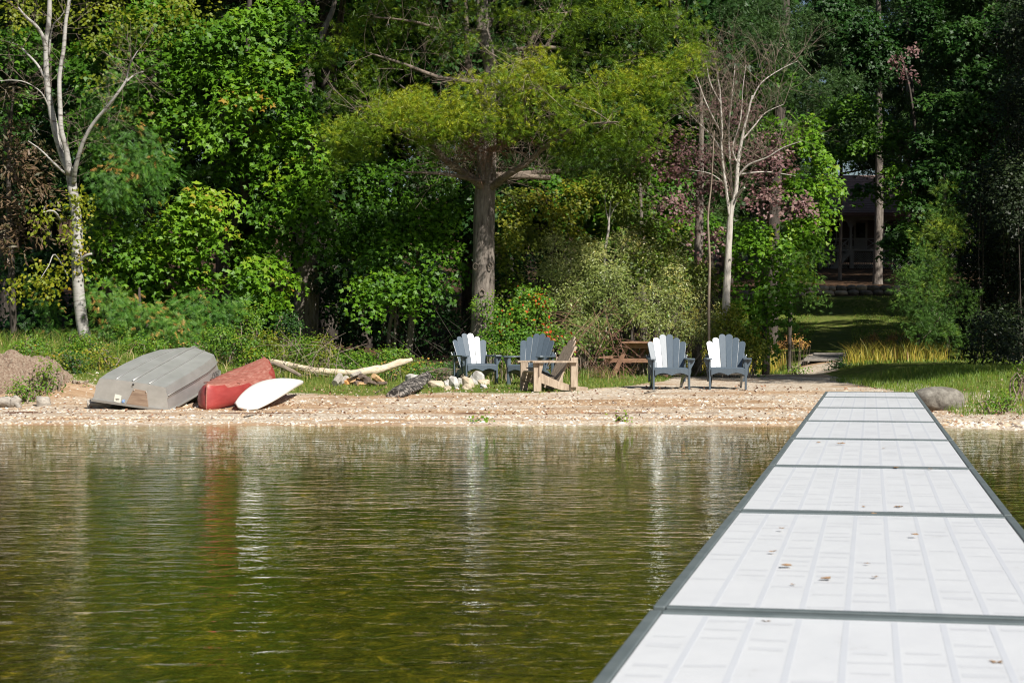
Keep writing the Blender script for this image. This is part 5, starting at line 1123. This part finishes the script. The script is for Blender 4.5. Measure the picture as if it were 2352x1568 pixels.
def old_chair():
    x = (1262 - 1176) / F * 31.0; t = empty('wooden_chair', (x, 31.0, Hs(x, 31.0) - .01)); t.rotation_euler = (0, 0, R(-68)); m = M['oldwood']
    tag(t, 'weathered tan wooden lounge chair with a small dark grille seat, facing left', 'chair')
    XZ = Matrix(((0, 0, 1, 0), (1, 0, 0, 0), (0, 1, 0, 0), (0, 0, 0, 1)))
    for sx in (-1, 1):
        b = MB(); b.box((sx * .30, -.36, .25), (.038, .14, .50)); b.build('front_leg', m, t)
        b = MB(); b.box((sx * .325, .33, .33), (.038, .13, .52)); b.build('rear_leg', m, t)
        b = MB(); b.prism([(-.42, .20), (-.40, .33), (-.30, .33), (0, .19), (.30, .10), (.62, .06), (.60, 0), (.40, 0), (.1, .02), (-.2, .12)], .04, Matrix.Translation((sx * .265, 0, 0)) @ XZ); b.build('side_stringer', m, t)
        b = MB(); b.box((sx * .34, -.06, .515), (.13, .86, .03)); b.build('arm', m, t)
        b = MB(); b.prism([(-.36, .49), (-.28, .49), (-.33, .30), (-.36, .26)], .03, Matrix.Translation((sx * .335, .02, 0)) @ XZ); b.build('arm_bracket', m, t)
    for k in range(5):
        y = -.36 + k * .09; b = MB(); b.box((0, y, .335 - .036 * k), (.49, .075, .025), (R(-20), 0, 0)); b.build('seat_slat', m, t)
    for k, (x, L_) in enumerate(((-.2, .74), (-.1, .86), (0, .93), (.1, .86), (.2, .74))):
        Mx = Matrix.Translation((x, .06, .12)) @ Matrix.Rotation(R(-27), 4, 'X') @ Matrix.Rotation(R(90), 4, 'X')
        b = MB(); b.prism(slat_poly(.09, .098, L_), .024, Mx); b.build('back_slat', m, t)
    for z, y in ((.52, .29), (.74, .40)):
        b = MB(); b.box((0, y, z), (.60 if z < .6 else .46, .04, .09), (R(-27), 0, 0)); b.build('back_rail', m, t)
    b = MB()
    for k in range(7): b.box((-.2 + k * .066, -.17, .33), (.012, .42, .012), (R(-22), 0, 0))
    for k in range(6): b.box((0, -.35 + k * .075, .405 - k * .03), (.44, .012, .012))
    g_ = b.build('seat_grille', M['black'], t)
old_chair()

# ---------------------------------------------------------------- picnic table
def picnic():
    Y = 38.2; x = (1468 - 1176) / F * Y; t = empty('picnic_table', (x, Y, Hs(x, Y))); t.rotation_euler = (0, 0, R(-14)); m = M['redwood']
    tag(t, 'reddish brown wooden picnic table behind the right hand chairs', 'table')
    L_ = 1.85; H_ = .76
    for k in range(5):
        b = MB(); b.box((-.30 + k * .150 + .0, L_ / 2 - .1, H_), (.142, L_, .038)); b.build('top_plank', m, t, bevel=.004)
    for sx in (-1, 1):
        for k in range(2):
            b = MB(); b.box((sx * (.66 + k * .148), L_ / 2 - .1, .43), (.140, L_, .038)); b.build('seat_plank', m, t, bevel=.004)
    for yy in (.12, L_ - .36):
        for sx in (-1, 1):
            p, q = Vector((sx * .60, 0, -.02)), Vector((sx * .25, 0, H_ - .02)); d = q - p
            b = MB(); b.box(((p + q) / 2 + Vector((0, yy - .045, 0))), (.09, .038, d.length), (0, math.atan2(d.x, d.z), 0)); b.build('leg', m, t, bevel=.003)
        b = MB(); b.box((0, yy, H_ - .075), (.72, .038, .11)); b.build('top_cleat', m, t, bevel=.003)
        b = MB(); b.box((0, yy, .365), (1.58, .038, .09)); b.build('seat_support', m, t, bevel=.003)
        sg = 1 if yy < .5 else -1
        b = MB(); b.box((0, yy + sg * .30, .53), (.085, .72, .038), (sg * R(36), 0, 0)); b.build('diagonal_brace', m, t)
picnic()

# ---------------------------------------------------------------- boats
def skin(sections, cap0=True, cap1=True, closed=False, sm=False):
    n = len(sections[0]); V = [p for s_ in sections for p in s_]; Fc = []
    for i in range(len(sections) - 1):
        for j in range(n - 1 if not closed else n):
            Fc.append((i * n + j, i * n + (j + 1) % n, (i + 1) * n + (j + 1) % n, (i + 1) * n + j))
    if cap0: Fc.append(tuple(range(n))[::-1])
    if cap1: Fc.append(tuple(range((len(sections) - 1) * n, len(sections) * n)))
    return V, Fc
def jon_boat():
    br = Vector(W(389.5, 944, 27.2)); bl = Vector(W(211.6, 919, 27.32)); xax = (br - bl).normalized()
    kf = Vector(W(440.7, 800.5, 30.7)); kn = Vector(W(312, 881, 27.3)); yax = (kf - kn).normalized(); zax = xax.cross(yax).normalized(); yax = zax.cross(xax)
    mid = (br + bl) / 2; Mx = Matrix((xax, yax, zax)).transposed().to_4x4(); Mx.translation = mid
    t = empty('jon_boat', mid); t.matrix_world = Mx; tag(t, 'silver flat bottomed aluminium boat lying upside down on the bank', 'boat')
    st = [(0, .61, .525, .365, .385), (.4, .63, .54, .385, .40), (1.2, .645, .55, .395, .42), (2.1, .64, .53, .40, .43), (2.8, .57, .46, .39, .44), (3.25, .48, .35, .34, .42), (3.46, .42, .27, .26, .36), (3.56, .38, .22, .10, .20)]
    def sec(y, g, c, hc, hk):
        return [(-g, y, 0), (-(g * .55 + c * .45), y, hc * .52), (-(g * .5 + c * .5) - .012, y, hc * .60), (-c, y, hc), (-c * .5, y, (hc + hk) / 2 + .004), (0, y, hk), (c * .5, y, (hc + hk) / 2 + .004), (c, y, hc), ((g * .5 + c * .5) + .012, y, hc * .60), ((g * .55 + c * .45), y, hc * .52), (g, y, 0)]
    V, Fc = skin([sec(*s_) for s_ in st], False, True); b = MB(); b.add(V, Fc); h_ = b.build('hull', M['alu'], t)
    so = h_.modifiers.new('skin', 'SOLIDIFY'); so.thickness = .012; so.offset = -1
    b = MB(); s0 = sec(-.004, *st[0][1:]); b.add([Vector(p) for p in s0] + [Vector((p[0], p[1] - .02, p[2])) for p in s0], [tuple(range(11)), tuple(range(11, 22))[::-1]] + [(i, (i + 1) % 11, 11 + (i + 1) % 11, 11 + i) for i in range(11)]); b.build('transom', M['alu'], t)
    b = MB(); b.box((0, -.03, .012), (1.25, .05, .035)); b.build('transom_rim', M['alud'], t)
    for sx in (-1, 1):
        b = MB(); b.tube([(sx * (s_[1] + .012), s_[0], .012) for s_ in st], .018, 6, sm=True); b.build('gunwale', M['alud'], t)
        b = MB(); b.tube([(sx * (s_[1] * .52 + s_[2] * .48 + .008), s_[0], s_[3] * .66) for s_ in st[:-1]], .009, 5); b.build('spray_rail', M['alud'], t)
        b = MB(); b.tube([(sx * s_[2] * .5, s_[0], (s_[3] + s_[4]) / 2 + .012) for s_ in st[:-1]], .009, 5); b.build('bottom_rib', M['alu'], t)
    b = MB(); b.tube([(0, s_[0], s_[4] + .012) for s_ in st[:-1]], .016, 6); b.build('keel', M['alu'], t)
    b = MB(); b.prism([(-.17, .02), (.19, .02), (.135, .27), (-.065, .28)], .025, Matrix.Translation((.10, -.035, 0)) @ Matrix.Rotation(R(90), 4, 'X')); b.build('motor_pad', M['plywood'], t)
    b = MB(); b.box((-.21, -.0285, .09), (.105, .008, .115), (0, R(4), 0)); s_ = b.build('sticker', M['sticker'], t)
    b = MB(); b.box((-.21, -.034, .085), (.06, .003, .008)); b.box((-.21, -.034, .065), (.05, .003, .004)); b.build('sticker_print', M['darkbark'], s_)
    b = MB(); b.tube([(-.115, -.024, .062), (-.115, -.033, .062)], .026, 16, sm=False); s_ = b.build('round_sticker', M['bluesticker'], t)
    b = MB(); b.tube([(0.02, -.024, .345), (.02, -.045, .345)], .014, 10); b.build('drain_plug', M['black'], t)
    for dx in (-.055, .14):
        b = MB(); b.tube([(.1 + dx, -.045, .262), (.1 + dx, -.056, .262)], .009, 8); b.build('bolt', M['alu'], t)
    # hull number, upside down with the boat
    fc = bpy.data.curves.new('hull_number', 'FONT'); fc.body = '0906T'; fc.size = .15; fc.extrude = .001; fc.space_character = 1.1
    f0 = bpy.data.objects.new('hull_number', fc); C.objects.link(f0); bpy.context.view_layer.update()
    me = bpy.data.meshes.new_from_object(f0); bpy.data.objects.remove(f0); f = link('hull_number', me, M['ink'], t)
    f.matrix_local = Matrix.Translation((.632, 2.6, .22)) @ Euler((0, 0, R(90))).to_matrix().to_4x4() @ Euler((R(76), 0, 0)).to_matrix().to_4x4() @ Euler((0, 0, R(180))).to_matrix().to_4x4()
jon_boat()

def canoe():
    a = Vector(W(474, 944.6, 27.15)); e = Vector(W(606, 905, 31.5)); e.z = a.z + .36
    yax = (e - a).normalized(); xax = Vector((yax.y, -yax.x, 0)).normalized(); zax = xax.cross(yax)
    Mx = Matrix((xax, yax, zax)).transposed().to_4x4(); Mx.translation = a
    t = empty('canoe', a); t.matrix_world = Mx; tag(t, 'red canoe lying upside down between silver boat and white board', 'canoe')
    L_ = 4.6; secs = []; N = 24
    for i in range(N + 1):
        u = i / N; w_ = .46 * math.sin(math.pi * u) ** .62 + .012; flat = .30 * math.sin(math.pi * u) ** .9
        h_ = .345 + .075 * abs(2 * u - 1) ** 3; ez = .055 * abs(2 * u - 1) ** 2.5
        # gunwale sheer rises (towards the ground) at the ends
        g0 = -.02 * (1 - abs(2 * u - 1)) + .0
        row = []
        for s_ in (-1, 1):
            pr = [(w_, g0), (w_ * 1.04, .10), (w_ * .98, h_ * .58), (max(flat, w_ * .80), h_ * .80), (max(flat, w_ * .62), h_ * .93), (flat * .75, h_ * .99), (0, h_)]
            if s_ < 0: row += [(-x, u * L_, z) for x, z in pr]
            else: row += [(x, u * L_, z) for x, z in pr[:-1][::-1]]
        secs.append(row)
    # plumb rounded stems
    for k in (0, N):
        for j, p in enumerate(secs[k]):
            f = p[2] / .42; secs[k][j] = (p[0] * (1 - f * .6), p[1] + (.10 * f ** 2.2 if k == 0 else -.10 * f ** 2.2), p[2])
    V, Fc = skin(secs, True, True); b = MB(); b.add(V, Fc, True); h = b.build('hull', M['red'], t)
    me = h.data; me.materials.append(M['redworn'])
    for p in me.polygons:
        c = p.center
        if p.normal.z > .72: p.material_index = 1
    so = h.modifiers.new('skin', 'SOLIDIFY'); so.thickness = .01; so.offset = -1
    for sx in (-1, 1):
        b = MB(); b.tube([(sx * (secs[i][12][0] + .006), secs[i][0][1], secs[i][0][2]) for i in range(N + 1)], .017, 6); b.build('gunwale', M['black'], t)
    b = MB(); b.tube([(0, (-.004 if z < .05 else -.004) + .10 * (z / .42) ** 2.2, z) for z in np.linspace(0, .40, 8)], .012, 6); b.build('stem_band', M['redworn'], t)
    for u in (.2, .8):   # end seats and yoke seen from below
        b = MB(); b.box((0, u * L_, .03), (.70 if 0 else .62, .2, .025)); b.build('seat', M['black'], t)
    for k in range(6):   # bottom ribs
        y = 1.1 + k * .42; b = MB(); b.tube([(-.30, y, .325), (-.15, y, .343), (0, y, .350), (.15, y, .343), (.30, y, .325)], .009, 5); b.build('bottom_rib', M['redworn'], t)
    for sx in (-.17, .0, .17):
        b = MB(); b.tube([(sx, .9 + k * .29, .340 + (.008 if sx == 0 else 0)) for k in range(10)], .010, 5); b.build('bottom_strake', M['redworn'], t)
canoe()

def board():
    a = Vector(W(557, 945, 27.0)); e = Vector(W(694, 884, 30.1)); yax = (e - a).normalized()
    xax = Vector((yax.y, -yax.x, 0)).normalized(); zax = xax.cross(yax); roll = Matrix.Rotation(R(13), 4, yax)
    xax = roll @ xax; zax = roll @ zax
    Mx = Matrix((xax, yax, zax)).transposed().to_4x4(); Mx.translation = a
    t = empty('sail_board', a); t.matrix_world = Mx; tag(t, 'white board hull lying tilted upside down right of the canoe', 'board')
    L_ = (e - a).length; secs = []; N = 22
    for i in range(N + 1):
        u = i / N; w_ = .29 * math.sin(math.pi * (.10 + .90 * u) ** .85) ** .8 * (1 - .2 * u) + .012
        if i == 0: w_ *= .55
        th = .07 * math.sin(math.pi * (u * .94 + .04)) ** .4; zc = .05 + .14 * math.sin(math.pi * u) - .0
        secs.append([(w_ * math.cos(a_), u * L_, zc + (th if math.sin(a_) > 0 else th * .8) * abs(math.sin(a_)) ** .75 * (1 if math.sin(a_) > 0 else -1)) for a_ in np.linspace(0, 2 * math.pi, 17)[:-1]])
    V, Fc = skin(secs, True, True, True); b = MB(); b.add(V, [f[::-1] for f in Fc], True); h = b.build('hull', M['white'], t)
    b = MB(); b.tube([(secs[i][8][0] - .0, secs[i][8][1], secs[i][8][2] - .012) for i in range(1, N)], .007, 5); b.build('rim_trim', M['alud'], t)
board()

# ---------------------------------------------------------------- boulder, fire ring, firewood, driftwood
def c2(x, y): return ((x / 3.675 + 640) / 1.0629, (y / 3.675 + 800) / 1.0629)
bo = G(2165, 943); o = stoneblob('boulder', M['boulder'], (.80, .6, .44), None, bo + Vector((0, .25, .125)), R(8), (28, 18), .035, .75, 4); tag(o, 'large rounded grey boulder beside the shore end of the dock', 'boulder')
fs = [(1370, 470, 72, 50, 'stone', 'big pale stone at the left of the fire pit'), (1560, 515, 66, 32, 'tanstone', 'long flat tan stone in front of the fire pit'), (1655, 505, 20, 28, 'stone', 'small upright stone right of the flat tan stone'), (1718, 500, 42, 52, 'stone', 'rounded white stone in the middle of the fire ring'),
      (1782, 488, 28, 28, 'stone', 'small white stone in the second row of the fire ring'), (1850, 500, 46, 46, 'tanstone', 'cream stone right of the middle of the fire ring'), (1920, 475, 50, 50, 'stone', 'large white slanting stone at the right of the fire ring'), (1992, 495, 46, 24, 'tanstone', 'tan stone at the far right of the fire ring'),
      (1838, 538, 32, 24, 'tanstone', 'low tan stone in front of the cream stone'), (1985, 530, 26, 17, 'stone', 'small stone in front at the right end of the fire ring'), (1665, 548, 24, 16, 'tanstone', 'little tan stone in front of the fire ring'), (1745, 548, 18, 10, 'stone', 'tiny stone in front of the middle white stone'), (1500, 440, 30, 18, 'stone', 'grey stone behind the flat tan stone'), (1640, 455, 40, 20, 'tanstone', 'tan stone at the back of the fire ring')]
for i, (x, y, rx, ry, mt, lab) in enumerate(fs):
    px, py = c2(x, y + ry * .7); p = G(px, py); s_ = p.y / F / 3.9
    o = stoneblob('fire_ring_stone', M[mt], (2.5 * rx * s_, 2.0 * max(rx, ry) * .8 * s_, 2.9 * ry * s_), None, p + Vector((0, rx * s_ * .6, ry * s_ * .6)), R(random.uniform(-20, 20)), (9, 6), .26, .85, 40 + i); o.data.polygons.foreach_set('use_smooth', [False] * len(o.data.polygons)); tag(o, lab, 'stone', 'stones round the fire pit')
def log(name, pts, rad, mat, lab, cat='log', seg=9, rough=.08, group=None, n=5):
    P = [Vector(p) for p in pts]; t = MB(); o_ = P[0].copy(); Q = spline(P, n); rr = np.interp(np.linspace(0, 1, len(Q)), np.linspace(0, 1, len(rad)), rad)
    t.tube([q - o_ for q in Q], list(rr), seg, rough, sm=False if seg < 8 else True); o = t.build(name, mat, None, o_); tag(o, lab, cat, group); return o
def gp(x, y, lift=0.0, crop=c2):
    px, py = crop(x, y); p = G(px, py); return p + Vector((0, 0, lift))
# charred slab leaning on the ring
a_, b_ = gp(1190, 625, .03), gp(1430, 560, 0); b_ = Vector(W(*c2(1480, 440), b_.y + .8))
mb = MB(); mb.add([], []); n_ = 12
sec = []
for i in range(n_ + 1):
    u = i / n_; c = a_.lerp(b_, u); wv = .10 + .12 * math.sin(math.pi * min(1, u + .15)) ; row = []
    for k in range(8):
        an = 2 * math.pi * k / 8; row.append(tuple(c - a_ + Vector((math.cos(an) * wv * random.uniform(.8, 1.15), math.cos(an) * -.3 * wv, math.sin(an) * .09 * random.uniform(.7, 1.3)))))
    sec.append(row)
V, Fc = skin(sec, True, True, True); mb.add(V, [f[::-1] for f in Fc]); o = mb.build('charred_log', M['char'], None, a_); tag(o, 'burnt black and grey log slab leaning into the fire ring', 'log')
lg = []
def brush(name, c, rad, n, lab, mat='twig', zmax=.22, L_=.5, rr=.007):
    t = empty(name, c); tag(t, lab, 'brushwood'); mb = MB()
    for k in range(n):
        a = random.uniform(0, 6.28); p = Vector((random.uniform(-1, 1) * rad, random.uniform(-.6, .6) * rad, random.uniform(.02, zmax))); d = Vector((math.cos(a), math.sin(a) * .7, random.uniform(-.15, .3) if zmax < .5 else random.uniform(-.4, 1.3))) * L_ * random.uniform(.3, 1)
        q = [p - d / 2, p + Vector((random.uniform(-.05, .05), 0, .03)), p + d / 2]
        for v in q: v.z = max(v.z, .01)
        mb.tube(q, [rr, rr * .9, rr * .4], 4, cap=False)
    o = mb.build('twigs', M[mat], t); o['kind'] = 'stuff'; return t
brush('brush_pile', gp(1640, 480), .42, 110, 'pile of dry twigs heaped inside the fire ring', zmax=.26)
brush('brush_pile', gp(1690, 405), .5, 70, 'dead branches lying behind the fire ring below the left chair', zmax=.2, L_=.8)
brush('brush_pile', Vector((W(700, 825, 33.6)[0], 33.6, Hs(-3.9, 33.6))), .8, 40, 'dry straw coloured stalks leaning among the shrubs', zmax=.7, L_=1.1, rr=.006)
brush('brush_pile', Vector((W(1000, 770, 38)[0], 39.5, Hs(-1.6, 39.5))), 1.1, 22, 'bare dead branches in the shadow left of the big pine', mat='darkbark', zmax=1.0, L_=1.5, rr=.009)
brush('brush_pile', Vector((W(1600, 790, 39.6)[0], 39.6, Hs(4.1, 39.6))), .8, 120, 'sheaf of bleached reeds drooping between the two right chairs', zmax=1.1, L_=1.4, rr=.006)
brush('brush_pile', Vector((W(1345, 700, 37.2)[0], 37.0, Hs(1.5, 37))), .9, 110, 'brown bare twigs tangled under the silvery willow', mat='redtwig', zmax=1.4, L_=1.0, rr=.006)
#brush('brush_pile', Vector((W(2200, 760, 39)[0], 39.6, Hs(9.9, 39.6))), 1.0, 50, 'pale bare stems in the dark shrubs right of the sedge', zmax=1.5, L_=1.3, rr=.006)
# driftwood log behind the fire pit
dp = [gp(60, 350, .12), gp(250, 400, .13), gp(480, 440, .12), gp(700, 455, .12)]
yb = dp[-1].y
dp += [Vector(W(*c2(820, 408), yb)), Vector(W(*c2(950, 388), yb + .1)), Vector(W(*c2(1100, 362), yb + .3)), Vector(W(*c2(1220, 318), yb + .4)), Vector(W(*c2(1345, 285), yb + .5))]
log('driftwood_log', dp, [.04, .065, .062, .06, .065, .07, .09, .065, .075, .035], M['drift'], 'long bleached driftwood log curving behind the firewood', seg=12, rough=.12)
log('grey_branch', [Vector(W(590, 828, 33.2)), Vector(W(640, 838, 33)), Vector(W(690, 862, 32.8))], [.02, .04, .035], M['twig'], 'grey weathered branch at the left end of the driftwood log', 'branch', 7, .15)
# firewood pile
fw = [(650, 500, 700, 430, .07, 'greydrift', 'pale birch bark log at the left end of the firewood pile'), (690, 500, 760, 455, .075, 'greydrift', 'white streaked split log in the firewood pile'), (740, 520, 810, 480, .06, 'orange', 'orange split log at the front of the firewood pile'), (770, 480, 880, 450, .06, 'firewood', 'brown split log lying across the firewood pile'),
      (830, 500, 920, 480, .05, 'woodbark', 'dark bark log low in the firewood pile'), (880, 430, 960, 470, .06, 'woodbark', 'dark log on top of the firewood pile'), (930, 480, 1010, 500, .055, 'woodbark', 'dark round log at the right of the firewood pile'), (1000, 430, 1080, 505, .06, 'firewood', 'bright split log propped on the right of the firewood pile'), (1040, 500, 1110, 495, .04, 'woodbark', 'small log at the right end of the firewood pile'), (800, 430, 880, 400, .04, 'greydrift', 'grey knotty stub on top of the firewood pile'), (860, 515, 930, 508, .04, 'firewood', 'thin split log in front of the firewood pile')]
for i, (x0, y0, x1, y1, r_, mt, lab) in enumerate(fw):
    g0 = G(*c2((x0 + x1) / 2, 525)); Yb = g0.y + .05 * i % .3
    p, q = Vector(W(*c2(x0, y0), Yb)), Vector(W(*c2(x1, y1), Yb + .25)); p.z = max(p.z, g0.z + r_ * .8); q.z = max(q.z, g0.z + r_ * .8)
    log('firewood_log', [p, p.lerp(q, .5), q], [r_ * .95, r_, r_ * .95], M[mt], lab, 'log', 6, .12, 'logs of the firewood pile')
# left end: dirt mound, driftwood, stump, slab of wood
mo = Vector((W(40, 900, 29.2)[0], 29.6, Hs(-8.2, 29.4)))
def dirt_mound():
    N = 44; V = []; Fc = []
    for i in range(N):
        for j in range(N):
            x, y = -1.5 + 2.6 * i / (N - 1), -.9 + 1.8 * j / (N - 1)
            r_ = max(0, 1 - (((x + .25) / 1.1) ** 2 + (y / .85) ** 2) + .25 * float(lump(x, y, .35))); z = (.50 + .14 * float(lump(x, y, .5, 4))) * min(1, r_ * 1.5) ** .6 if r_ > 0 else -.25
            z += (.07 * float(lump(x, y, .13)) + random.uniform(-.045, .045)) * (r_ > .02); V.append((x, y, z - .1))
    for i in range(N - 1):
        for j in range(N - 1): Fc.append((i * N + j, (i + 1) * N + j, (i + 1) * N + j + 1, i * N + j + 1))
    mb = MB(); mb.add(V, Fc, False); o = mb.build('dirt_mound', M['dirt'], None, mo); tag(o, 'mound of crumbly dirt and shell fragments at the left edge', 'mound')
dirt_mound()
dw = [G(-40, 935), G(10, 935), G(38, 940)]
log('driftwood', [dw[0] + Vector((0, 0, .08)), dw[1] + Vector((0, 0, .09)), Vector(W(30, 925, dw[1].y)), Vector(W(42, 912, dw[1].y))], [.09, .08, .10, .06], M['greydrift'], 'grey driftwood trunk with gnarled root end at the left edge', 'driftwood', 12, .18)
log('driftwood_root', [Vector(W(34, 925, dw[1].y - .02)), Vector(W(44, 935, dw[1].y - .1)), Vector(W(48, 946, dw[1].y - .15))], [.05, .04, .025], M['greydrift'], 'root fork pointing down from the driftwood trunk', 'driftwood', 8, .2)
st = G(97, 935); o = stoneblob('pale_stump', M['greydrift'], (.24, .18, .24), None, st + Vector((0, .1, .05)), R(30), (9, 7), .3, 1.0, 9); tag(o, 'small squat grey tan stone among weeds left of the silver boat', 'stone')
sl = G(215, 940); log('wood_slab', [sl + Vector((-.15, .2, .06)), sl + Vector((.2, .3, .08))], [.09, .07], M['greydrift'], 'weathered wood chunk under the left corner of the silver boat', 'log', 6, .2)
tw_ = [((1480, 905), (1508, 899), 'dark twig lying on the pebbles left of the front chairs'), ((862, 905), (885, 893), 'thin stick lying on the beach below the fire ring'), ((560, 960), (590, 955), 'short stick on the sand right of the canoe')]
for (a, b, lab) in tw_:
    log('stick', [G(*a) + Vector((0, 0, .015)), G(*b) + Vector((0, 0, .02))], [.01, .006], M['darkbark'], lab, 'stick', 5)
simple_bush('waterside_weed', 'clump of green and yellow weed at the waterline below the chairs', [(1430, 965, 24.9, 22, 5, .6)], 'weed', 'plant', per=14, size=.05, sr=.12, stems=3)
simple_bush('waterside_weed', 'small weed at the waterline below the fire ring', [(1095, 968, 24.8, 12, 3, .5), (1120, 966, 24.8, 8, 2.5, .5)], 'weed', 'plant', per=12, size=.05, sr=.10, stems=0)
# boardwalk to the lawn
def boardwalk():
    y0, y1 = 43.9, 53.5; ax = lambda y: 7.75 + .2 * (y - 43.9)
    t = empty('boardwalk', (ax(y0), y0, Hs(ax(y0), y0))); tag(t, 'grey plank boardwalk leading from the beach onto the lawn', 'boardwalk'); o = t.location
    y = y0
    while y < y1:
        b = MB(); z = Hs(ax(y), y) + .05; b.box((0, 0, 0), (.95, .132, .035), (0, random.uniform(-.01, .01), -math.atan(.2))); b.build('plank', M['plank'], t, Vector((ax(y) + random.uniform(-.01, .01), y, z)) - o); y += .145
    for sx in (-.35, .35):
        b = MB(); b.tube([(ax(yy) + sx - o.x, yy - o.y, Hs(ax(yy), yy) + .012 - o.z) for yy in np.linspace(y0, y1, 12)], .03, 4, sm=False); b.build('joist', M['plank'], t)
boardwalk()
print('tris', sum(len(o.data.polygons) for o in bpy.data.objects if o.type == 'MESH'), 'unique', sum(len(m.polygons) for m in bpy.data.meshes), 'objects', len(bpy.data.objects))
